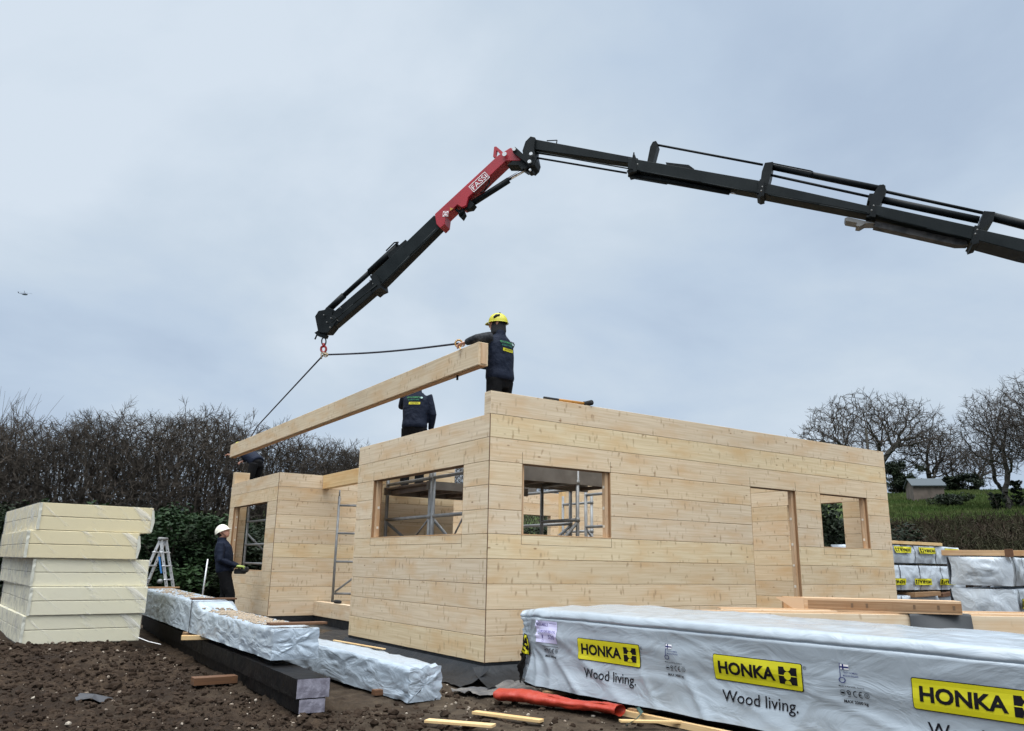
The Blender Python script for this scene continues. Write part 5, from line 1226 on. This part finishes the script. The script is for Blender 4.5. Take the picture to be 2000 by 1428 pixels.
# ------------------------------------------------------------------ ladder
ap = dep(318, 1053, 15.6); lad = empty('folding_ladder', 'folded open aluminium ladder standing between foam stack and man', 'ladder', (ap.x, ap.y, gz(ap.x, ap.y)))
hL = ap.z-gz(ap.x, ap.y); sx_ = Vector((CR.x, CR.y, 0)).normalized(); sy_ = Vector((-sx_.y, sx_.x, 0))
for sg_ in (-1, 1):
    foot = sx_*(sg_*.50 if sg_ < 0 else .40)
    sec = bpy.data.objects.new('ladder_side', None); COL.objects.link(sec); sec.parent = lad
    for dy in (-.11, .13):
        mb = MB(); a_ = UP*hL+sy_*dy*.7+sx_*dy*.12; b_ = foot+sy_*dy*1.2+sx_*dy*.14; dd = (b_-a_); wv = sx_*.05; mb.box(a_-wv*.5, dd, wv, sy_*.03); 
        for k in range(1, 7):
            c = a_.lerp(b_, k/7.2)-sy_*.003; mb.box(c-UP*.012, UP*.024, sx_*.012, sy_*.002, 1)
        mb.build('rail', [M_ALUL, M_DARK], sec)
    for k in range(1, 6):
        f_ = k/6; mb = MB(); mb.tube((UP*hL).lerp(foot, f_)-sy_*.17-sx_*.01, (UP*hL).lerp(foot, f_)+sy_*.20+sx_*.02, .014, n=8); mb.build('rung', [M_ALUL], sec, True)
    mb = MB(); c = (UP*hL).lerp(foot, .52)-sy_*.2-sx_*.09; mb.tube(c, c+sy_*.05, .045, n=12); mb.build('hinge', [M_ALU], sec, True)
mb = MB(); mb.tube(UP*(hL)-sy_*.12-sx_*.02, UP*hL+sy_*.14+sx_*.02, .035, n=12); mb.build('hinge', [M_ALU], lad, True)
mb = MB(); c = (UP*hL).lerp(sx_*.40, .22)-sy_*.19-sx_*.055; mb.box(c, (UP*hL).lerp(sx_*.40, .42)-(UP*hL).lerp(sx_*.40, .22), sx_*.035, sy_*.002); mb.build('sticker', [mat('blue_sticker', (.03, .16, .42), .5)], lad)

# ------------------------------------------------------------------ trees
def grow(mb, rng, p, d, L_, r, lvl, P, twig):
    """recursive limb; P: dict of parameters"""
    seg = max(2, int(P['seg'][lvl])); pts = [p]; dirs = [d]
    for k in range(seg):
        d = (d+Vector((rng.gauss(0, 1), rng.gauss(0, 1), rng.gauss(0, 1)))*P['wob'][lvl]+UP*P['up'][lvl]).normalized(); p = p+d*(L_/seg); pts.append(p); dirs.append(d)
    for k in range(seg):
        r0 = r*(1-P['tap']*k/seg); r1 = r*(1-P['tap']*(k+1)/seg)
        (mb if lvl < P['split'] else twig).tube(pts[k], pts[k+1], max(r0, P['rmin']), max(r1, P['rmin']), 6 if lvl < 1 else (4 if lvl < 2 else 3), 0, False)
    if lvl+1 >= P['levels']: return
    n = P['n'][lvl]
    for k in range(n):
        f = P['from'][lvl]+(1-P['from'][lvl])*(k+rng.random())/n; i = min(seg-1, int(f*seg)); q = pts[i].lerp(pts[i+1], f*seg-i)
        ax = dirs[i].orthogonal().normalized(); ax = Matrix.Rotation(rng.uniform(0, 6.28), 3, dirs[i]) @ ax
        ang = R_(rng.uniform(*P['ang'][lvl])); nd = (Matrix.Rotation(ang, 3, ax) @ dirs[i]).normalized()
        grow(mb, rng, q, nd, L_*rng.uniform(*P['len'][lvl]), r*(1-P['tap']*f)*rng.uniform(.45, .7), lvl+1, P, twig)
def colonise(att, roots, di, dk, step, iters, seed, wob=.25, up=0.0):
    """space colonisation: branches grow towards free points of the crown volume"""
    rs = np.random.RandomState(seed); nodes = [np.array(r, float) for r in roots]; par = [-1]*len(roots)
    A = np.array(att, float); near = np.full(len(A), -1); nd = np.full(len(A), 1e9); new0 = 0; alive = np.ones(len(A), bool)
    for _ in range(iters):
        NP = np.array(nodes[new0:])
        if len(NP) == 0: break
        for c in range(0, len(NP), 400):
            D2 = np.linalg.norm(A[:, None]-NP[None, c:c+400], axis=2); j = D2.argmin(1); d = D2[np.arange(len(A)), j]; m = d < nd; nd[m] = d[m]; near[m] = new0+c+j[m]
        new0 = len(nodes); alive &= nd > dk; use = alive & (nd < di)
        if not use.any(): 
            if not alive.any(): break
            use = alive & (nd < nd[alive].min()*1.3)
        acc = {}
        N_ = np.array(nodes)
        V = A[use]-N_[near[use]]; V /= np.linalg.norm(V, axis=1)[:, None]+1e-9
        for k, v in zip(near[use], V): acc[k] = acc.get(k, 0)+v
        for k, v in acc.items():
            v = v/(np.linalg.norm(v)+1e-9)+rs.normal(0, wob, 3)+np.array([0, 0, up]); v /= np.linalg.norm(v)+1e-9
            nodes.append(nodes[k]+v*step*rs.uniform(.8, 1.2)); par.append(int(k))
    return np.array(nodes), par
def col_tree(name, label, group, seed, att, roots, di, dk, step, tip, rmax, iters=90, wob=.25, twl=.3, ntw=3, expo=2.35, limbr=6, mats=None, bark=None, twr=None):
    nodes, par = colonise(att, roots, di, dk, step, iters, seed, wob); n = len(nodes); rng = random.Random(seed)
    acc = np.zeros(n); kids = np.zeros(n, int)
    for k in range(n-1, -1, -1):
        if kids[k] == 0: acc[k] = tip**expo
        if par[k] >= 0: acc[par[k]] += acc[k]; kids[par[k]] += 1
    r = np.minimum(acc**(1/expo), rmax); tr = MB(); tw = MB(); root = empty(name, label, 'tree', group=group)
    if len(roots) > 1:
        hub = Vector((0, 0, -.25))
        for q in roots: tr.tube(hub, q, .05, .05, 5, 0, False)
    for k in range(n):
        p = par[k]
        if p < 0: continue
        big = r[k] > tip*limbr
        (tr if big else tw).tube(nodes[p], nodes[k], min(r[p], r[k]*1.25), r[k], 7 if big and r[k] > tip*9 else (5 if big else 3), 0, False)
        if kids[k] == 0 or (r[k] < tip*2.2 and rng.random() < .5):
            d0 = Vector(nodes[k]-nodes[p]).normalized()
            for _ in range(ntw):
                d = (d0+Vector((rng.gauss(0, .5), rng.gauss(0, .5), rng.gauss(.1, .4)))).normalized(); q = Vector(nodes[k]); L_ = twl*rng.uniform(.5, 1.3)
                q2 = q+d*L_*.5; d2 = (d+Vector((rng.gauss(0, .2), rng.gauss(0, .2), rng.gauss(.05, .2)))).normalized(); q3 = q2+d2*L_*.5; t0 = twr or tip*.75
                tw.tube(q, q2, t0, t0*.85, 3, 0, False); tw.tube(q2, q3, t0*.85, t0*.5, 3, 0, False)
                if rng.random() < .6: tw.tube(q2, q2+(d+Vector((rng.gauss(0, .8), rng.gauss(0, .8), rng.gauss(0, .6)))).normalized()*L_*.45, t0*.7, t0*.45, 3, 0, False)
    tr.build('trunk', [bark or M_BARK], root, True); tw.build('crown', [mats or M_TWIG], root); return root
def hedge_tree(seed):
    rng = random.Random(seed); att = []
    while len(att) < 2000:
        x, y, z = rng.uniform(-2.3, 2.3), rng.uniform(-1.5, 1.5), 5.55-4.0*rng.random()**1.7
        top = 5.15+.35*noise.noise(Vector((x*.7, y*.7, seed)))-.38*x*x
        if z < top and (x*x/5.2+y*y/2.4) < 1+.35*noise.noise(Vector((x, z, seed))): att.append((x, y, z))
    for _ in range(2):
        a = rng.uniform(0, 6.28); r_ = rng.uniform(0, 1.5); att.append((r_*math.cos(a), r_*.7*math.sin(a), rng.uniform(5.3, 5.7)))
    roots = [(rng.uniform(-.9, .9), rng.uniform(-.5, .5), -.1) for _ in range(5)]
    return col_tree('bare_tree', HL, hg, seed, att, roots, 1.4, .17, .15, .0072, .12, 80, .26, .30, 4, expo=2.12)
def oak_tree(seed, label, rx, zc, rz, flat, base, n=1500, tip=.028, trunk=.42, lean=0, roots=None, wob=.27, name='oak_tree', hole=.35, H=1.0, rmax=.5, group=None, twl=.62, step=.36):
    """all sizes in metres: crown half width rx, crown centre height zc, half height rz"""
    rng = random.Random(seed); att = []
    while len(att) < n:
        a = rng.uniform(0, 6.28); b_ = math.asin(rng.uniform(-.55, 1)); q = rng.random()**.42
        k = 1+.24*noise.noise(Vector((math.cos(a)*1.6, math.sin(a)*1.6, b_*2+seed)))+.12*noise.noise(Vector((math.cos(a)*4, math.sin(a)*4, b_*5+seed)))
        x, y, z = math.cos(a)*math.cos(b_)*rx*q*k, math.sin(a)*math.cos(b_)*rx*.85*q*k, zc+math.sin(b_)*rz*q*k
        if q < hole: continue
        if z < base: continue
        att.append((x+lean*z, y, z))
    return col_tree(name, label, group, seed, att, roots or [(0, 0, z) for z in (-.2,)], rx*.8, step*1.15, step, tip, rmax, 120, wob, twl, 3, 2.15, 5, M_TWIG2)
hg = 'bare trees in the row behind the cabin'
HL = 'bare leafless tree in the thicket row behind the cabin'
protos = [hedge_tree(100+i) for i in range(4)]
rng = random.Random(77)
def put(o_, x, y, s, rz, z=None, sz=None):
    o_.location = (x, y, (gz(x, y) if z is None else z)-.05); o_.rotation_euler = (0, 0, rz); o_.scale = (s, s, s*(sz or 1))
k = 0
row = []
for i in range(11):                         # front row: photo x from -60 to 760
    px = -60+i*78; D_ = 24+i*.85+rng.uniform(-.6, .6); top = np.interp(px, [-60, 60, 130, 250, 420, 560, 640, 745], [800, 806, 806, 798, 796, 822, 850, 876]); row.append((px, D_, top))
for i in range(4):
    px = -20+i*210; D_ = 31+i*.3+rng.uniform(-.6, .6); top = np.interp(px, [-60, 60, 130, 250, 420, 560, 640, 745], [810, 815, 820, 808, 806, 838, 856, 882]); row.append((px, D_, top))
row += [(690, 33, 868), (722, 34.5, 880)]
used = set()
for (px, D_, top) in row:
    top += rng.uniform(-9, 9); P_ = dep(px, top, D_); j = k % 4; o_ = protos[j] if j not in used else copy_tree(protos[j]); used.add(j)
    g0 = gz(P_.x, P_.y); s = (P_.z-g0)/5.45; put(o_, P_.x, P_.y, max(s, 1.0), rng.uniform(0, 6.3), None, s/max(s, 1.0)); k += 1
# thicket trees seen through the right window and gable opening
for (px, D_, top) in ((1045, 40, 935), (1100, 42, 930), (900, 40, 900)):
    P_ = dep(px, top, D_); o_ = copy_tree(protos[k % 4]); put(o_, P_.x, P_.y, (P_.z-gz(P_.x, P_.y))/5.4, rng.uniform(0, 6.3)); k += 1
# tall whippy shoots at the far left
mb = MB(); rw = random.Random(5)
for _ in range(70):
    P_ = dep(rw.uniform(-60, 60), 830, 24.2); q = Vector(P_); q.z = 3.2; d = Vector((rw.gauss(.10, .22), rw.gauss(0, .15), 1)).normalized(); L_ = rw.uniform(1.6, 3.0)
    for s_ in range(5):
        nq = q+d*L_/5; mb.tube(q, nq, .012-.0018*s_, .010-.0018*s_, 3, 0, False); q = nq; d = (d+CR*.06+Vector((rw.gauss(0, .05), 0, -.03))).normalized()
P_ = dep(0, 830, 24.2); wr = empty('willow', 'whippy upright shoots rising above the thicket at the far left', 'shrub', (P_.x, P_.y, gz(P_.x, P_.y)))
for kk in range(9): mb.tube((P_.x+rw.uniform(-.8, .8), P_.y, gz(P_.x, P_.y)), (P_.x+rw.uniform(-1, 1), P_.y, 3.4), .05, .02, 5, 0, False)
mb.build('shoots', [M_TWIG], wr); localise(wr)

# evergreen bushes
def leafy(seed, n, rad, hgt, leaf, m, dens=1.0, hole=.0):
    rng = random.Random(seed); mb = MB()
    cl = [(Vector((rng.gauss(0, .42)*rad, rng.gauss(0, .42)*rad, hgt*(.08+.80*rng.random()**.85))), rng.uniform(.25, .5)*rad*.75) for _ in range(34)]
    for _ in range(n):
        c, r_ = rng.choice(cl); d = Vector((rng.gauss(0, 1), rng.gauss(0, 1), rng.gauss(0, 1))).normalized(); q = c+d*r_*(rng.random()**.4); q.z = max(.02, q.z)
        s = leaf*rng.uniform(.6, 1.3); a = Vector((rng.gauss(0, 1), rng.gauss(0, 1), rng.gauss(0, .6))).normalized(); nn_ = (d+Vector((rng.gauss(0, .7), rng.gauss(0, .7), rng.gauss(.3, .7)))).normalized(); b_ = nn_.cross(a).normalized()
        mb.quad([q-a*s, q+b_*s*.45, q+a*s, q-b_*s*.45], 0)
    return mb
def bush_proto(seed, name, label, group, n=9000, rad=1.6, hgt=3.0, leaf=.07, m=M_IVY):
    root = empty(name, label, 'shrub', group=group); leafy(seed, n, rad, hgt, leaf, m).build('foliage', [m], root)
    st = MB(); r_ = random.Random(seed)
    for _ in range(9): st.tube((r_.gauss(0, .2), r_.gauss(0, .2), -.1), (r_.gauss(0, .6), r_.gauss(0, .6), hgt*.7), .04, .012, 5, 0, False)
    st.build('stem', [M_BARK], root); return root
bg_ = 'evergreen bushes below the bare trees'
BL = 'dark evergreen bush filling the foot of the thicket behind the site'
bp_ = [bush_proto(300+i, 'evergreen_bush', BL, bg_, m=M_IVY if i == 0 else M_IVYT) for i in range(3)]
bl = [(30, 22.5, 915), (-30, 22.3, 925), (100, 22.8, 985), (170, 23.2, 1000), (235, 22.6, 975), (300, 22.2, 925), (365, 22.0, 945), (430, 22.6, 985), (490, 23.8, 960), (560, 26, 965), (640, 28, 950), (700, 28, 960), (0, 23.5, 925), (345, 23.2, 950), (1050, 33, 985), (980, 33, 980), (1120, 36, 985), (1612, 25, 880), (1640, 27, 955)]
usedb = set()
for i, (px, D_, top) in enumerate(bl):
    P_ = dep(px, top, D_); kk = 0 if px in (30, 300, 365, 345) else 1+i % 2; o_ = bp_[kk] if kk not in usedb else copy_tree(bp_[kk]); usedb.add(kk); g0 = gz(P_.x, P_.y); put(o_, P_.x, P_.y, 1.15, rng.uniform(0, 6.3), None, (P_.z-g0)/3.9/1.15)
    if px == 300: o_['label'] = 'glossy green laurel bush, brightest and tallest in the thicket, above the ladder'; del o_['group']
# dead undergrowth behind and between
def tangle(name, label, n, fn, m, rr=(.008, .014), seed=1, seglen=.5, cat='undergrowth', curv=.35):
    rng = random.Random(seed); mb = MB()
    for _ in range(n):
        p = Vector(fn(rng)); d = Vector((rng.gauss(0, .7), rng.gauss(0, .7), abs(rng.gauss(.7, .4)))).normalized(); r = rng.uniform(*rr)
        for s_ in range(3):
            q = p+d*seglen*rng.uniform(.5, 1.2); mb.tube(p, q, r, r*.75, 3, 0, False); p = q; d = (d+Vector((rng.gauss(0, curv), rng.gauss(0, curv), -.35+rng.gauss(0, curv)))).normalized()
    return tag(mb.build(name, [m]), label, cat, kind='stuff')
def under(r):
    px = r.uniform(-80, 780); D_ = r.uniform(22.5, 31)+px*.006; q = dep(px, 1090, D_); return (q.x, q.y, gz(q.x, q.y)+r.random()**1.6*1.7)
tangle('undergrowth', 'brown tangle of dead stems at the foot of the thicket', 8000, under, M_TWIG, (.008, .016), 8, .45)
def bram(r):
    px = r.uniform(1480, 2150); D_ = 23+r.random()*16; q = dep(px, 1100, D_); return (q.x, q.y, gz(q.x, q.y)+r.random()*.75*(1 if D_ < 33 else .4))
tangle('brambles', 'brown and green bramble bank rising behind the stored packs', 26000, bram, M_BRAM, (.008, .017), 9, .36, 'brambles', .5)
rb = random.Random(4); mb = MB()
for _ in range(15000):
    q = Vector(bram(rb)); q.z += rb.random()*.5; s = rb.uniform(.03, .08); a_ = Vector((rb.gauss(0, 1), rb.gauss(0, 1), rb.gauss(0, .6))).normalized(); b_ = a_.orthogonal().normalized(); mb.quad([q-a_*s, q+b_*s*.5, q+a_*s, q-b_*s*.5])
tag(mb.build('bramble_leaves', [mat('bramble_leaf', (.022, .028, .010), .8, spec=.15, var=(.3, 1, (.030, .020, .014)))]), 'dull green leaves over the bramble bank', 'brambles', kind='stuff')
# grass tufts on the hill
mb = MB()
for _ in range(26000):
    px = rb.uniform(1650, 2080); D_ = 36+rb.random()**.8*44; q = dep(px, 1000, D_); z = gz(q.x, q.y); s = rb.uniform(.08, .26); a_ = Vector((rb.gauss(0, 1), rb.gauss(0, 1), 0)).normalized()*s*.35
    mb.quad([(q.x-a_.x, q.y-a_.y, z-.02), (q.x+a_.x, q.y+a_.y, z-.02), (q.x+a_.x*.3+rb.gauss(0, .05), q.y, z+s)])
tag(mb.build('grass', [mat('hill_grass', (.040, .068, .015), .85, spec=.15, var=(.2, 1, (.066, .085, .026)))]), 'rough green grass over the slope at the right', 'grass', kind='stuff')

# oaks and trees on the right skyline
def place_oak(px, basey, D_, o_, rz=0, ivy=0, ivr=.9, ivh=3.2):
    base = dep(px, basey, D_); o_.location = (base.x, base.y, gz(base.x, base.y)-.2); o_.rotation_euler = (0, 0, rz)
    if ivy: leafy(int(px), ivy, ivr, ivh, .12, M_IVYT).build('ivy', [M_IVYT], o_)
    return o_
m85 = 85/FPX       # metres per photo pixel at the skyline
place_oak(1714, 962, 85, oak_tree(15, 'big gnarled leafless oak spreading against the sky above the cabin end', 8.8, 6.4, 4.6, 0, 3.3, 2500, tip=.021), 0, 2600, .9, 4.6)
place_oak(1826, 958, 88, oak_tree(32, 'smaller leafless round topped oak behind the stone shed', 4.4, 4.6, 3.3, 0, 1.9, 1500, tip=.021), 1, 1500, .6, 2.6)
ms = lambda sd, n_, w_: [(w_*math.cos(k*2.3+sd), w_*math.sin(k*2.3+sd), -.1) for k in range(n_)]
place_oak(1952, 1012, 52, oak_tree(43, 'multi stemmed bare tree leaning left on the grass slope', 2.2, 4.5, 3.3, 0, 1.6, 1800, .012, lean=-.05, roots=ms(1, 3, .5), name='bare_tree', step=.24, rmax=.2, twl=.5), 0, 900, .45, 1.5)
place_oak(1990, 1010, 54, oak_tree(54, 'straight double stemmed bare tree beside the leaning one', 2.1, 4.8, 3.6, 0, 1.8, 1800, .012, roots=ms(2, 2, .3), name='bare_tree', step=.24, rmax=.22, twl=.5), 0, 900, .45, 2.2)
place_oak(2065, 1020, 50, oak_tree(65, 'tall bare tree cut by the right edge of the photo', 3.2, 5.2, 4.1, 0, 1.6, 2600, .013, roots=ms(3, 3, .6), name='bare_tree', step=.25, rmax=.25, twl=.5), 0, 900, .5, 2.2)
place_oak(1900, 962, 86, oak_tree(76, 'low bare tree on the skyline right of the shed', 4.0, 3.2, 2.6, 0, 1.0, 900, .026, roots=ms(4, 3, .9), name='bare_tree', step=.36, rmax=.25))
place_oak(1648, 985, 92, oak_tree(87, 'leafless tree low behind the cabin roofline, left of the big oak', 4.4, 4.2, 2.6, 0, 1.4, 1000))
# ivy column and skyline scrub
for (px, by, ty, D_, s_, lab) in ((1752, 965, 890, 80, 1, 'dark ivy covered stump beside the end of the cabin'), (1860, 965, 925, 84, 2, 'low dark scrub bush to the right of the stone shed'), (1765, 965, 925, 82, 3, 'dark bush between the ivy stump and the shed'), (1895, 975, 920, 82, 4, 'brown green scrub bush on the skyline under the round oak')):
    q = dep(px, by, D_); tp = dep(px, ty, D_); z0 = gz(q.x, q.y); rt = bush_proto(500+s_, 'scrub_bush', lab, None, 5000, 1.2, 3, .11, M_IVYT); hh = tp.z-z0; rt.location = (q.x, q.y, z0-.1); rt.scale = (1.3 if s_ != 4 else 2.0, 1.3, hh/3)
q = dep(1858, 1000, 58); rt = bush_proto(560, 'scrub_bush', 'rounded dark bush in the middle of the grass slope', None, 4000, 1.2, 1.2, .09, M_IVYT); rt.location = (q.x, q.y, gz(q.x, q.y)-.1); rt.scale = (1, 1, .8)
# post by the oak
q = dep(1697, 900, 80); mb = MB(); mb.tube((q.x, q.y, gz(q.x, q.y)), (q.x, q.y, dep(1696, 835, 80).z), .16, .13, 8); tag(mb.build('pole', [M_BARK], None, True), 'dark wooden pole standing in front of the big oak', 'pole')
# shed
q = dep(1786, 979, 66); z0 = gz(q.x, q.y)-.1; e_ = sx_; f_ = sy_
e_ = (Matrix.Rotation(R_(-12), 3, 'Z') @ sx_); f_ = Vector((-e_.y, e_.x, 0))
shed = empty('shed', 'small blockwork shed with grey pitched roof on the green slope', 'building', (q.x, q.y, z0))
mb = MB(); Lq, Wq, Hq = 2.35, 2.3, dep(1796, 947, 66).z-z0; Rq = dep(1796, 934, 66).z-z0
mb.box((0, 0, 0), e_*Lq, f_*Wq, UP*Hq)
mb.prism([UP*Hq, UP*Hq+f_*Wq, UP*Rq+f_*Wq*.5], e_, .02); mb.prism([UP*Hq+e_*Lq, UP*Hq+f_*Wq+e_*Lq, UP*Rq+f_*Wq*.5+e_*Lq], e_, .02); mb.build('wall', [M_SHEDW], shed)
mb = MB()
for sg_ in (0, 1):
    a_ = (-f_*.2+UP*(Hq-.1)) if not sg_ else (f_*(Wq+.2)+UP*(Hq-.1)); b_ = f_*Wq*.5+UP*(Rq+.06); mb.box(a_-e_*.15, e_*(Lq+.3), b_-a_, UP*.07)
mb.build('roof', [M_SHEDR], shed)
# white objects in the brambles at the right edge, white sheet by the shed
q = dep(1964, 1047, 40); r_ = e_; mb = MB(); mb.box((0, 0, 0), sx_*.85, sy_*.8, UP*.32, bev=.08); mb.box(sx_*.38+UP*.30, sx_*.5, sy_*.6, UP*.16, bev=.06); o_ = mb.build('white_tank', [mat('dirty_white', (.50, .52, .48), .7, var=(3, 1, (.25, .28, .25)))]); o_.location = (q.x, q.y, q.z-.1); tag(o_, 'dirty white tank half buried in the brambles at the right edge', 'tank')
q = dep(1832, 984, 68); mb = MB(); mb.grid(lambda u, v: (sx_*(u*2.1)+sy_*(v*.5)+UP*(.12*math.sin(u*4)+.04*nz(u*5, v*3, 1)+.1)), np.linspace(0, 1, 12), np.linspace(0, 1, 5)); o_ = mb.build('white_sheet', [M_PLUG], None, True); o_.location = (q.x, q.y, gz(q.x, q.y)); tag(o_, 'pale sheet lying on the grass in front of the shed', 'sheet')

# ------------------------------------------------------------------ helicopter far away
hp = dep(48, 575, 420); hel = empty('helicopter', 'tiny dark helicopter far off in the sky at the left', 'helicopter', hp, R_(150))
mb = MB(); mb.loft([(-1.9, 0, -.2), (-1.5, 0, 0), (-.3, 0, .15), (1.0, 0, .1), (1.8, 0, .25)], [(.2, .2), (.6, .6), (.75, .8), (.55, .6), (.2, .2)], side=(0, 1, 0), n=12); mb.loft([(1.4, 0, .25), (3.2, 0, .55), (4.0, 0, .75)], [.25, .14, .1], side=(0, 1, 0), n=8); mb.build('fuselage', [mat('helicopter_grey', (.10, .12, .16), .5)], hel, True)
mb = MB(); mb.prism([Vector((3.6, 0, .6)), Vector((4.2, 0, .7)), Vector((4.6, 0, 1.7)), Vector((4.2, 0, 1.7))], (0, 1, 0), .08); mb.build('tail_fin', [M_CRS], hel)
mb = MB()
for k in range(4): a = R_(k*90+20); mb.box((0, 0, 1.05), Vector((math.cos(a), math.sin(a), .02))*4.2, Vector((-math.sin(a), math.cos(a), 0))*.2, (0, 0, .03))
mb.tube((0, 0, .8), (0, 0, 1.15), .12); mb.build('rotor', [M_CRS], hel)
hel.scale = (.8, .8, .8)
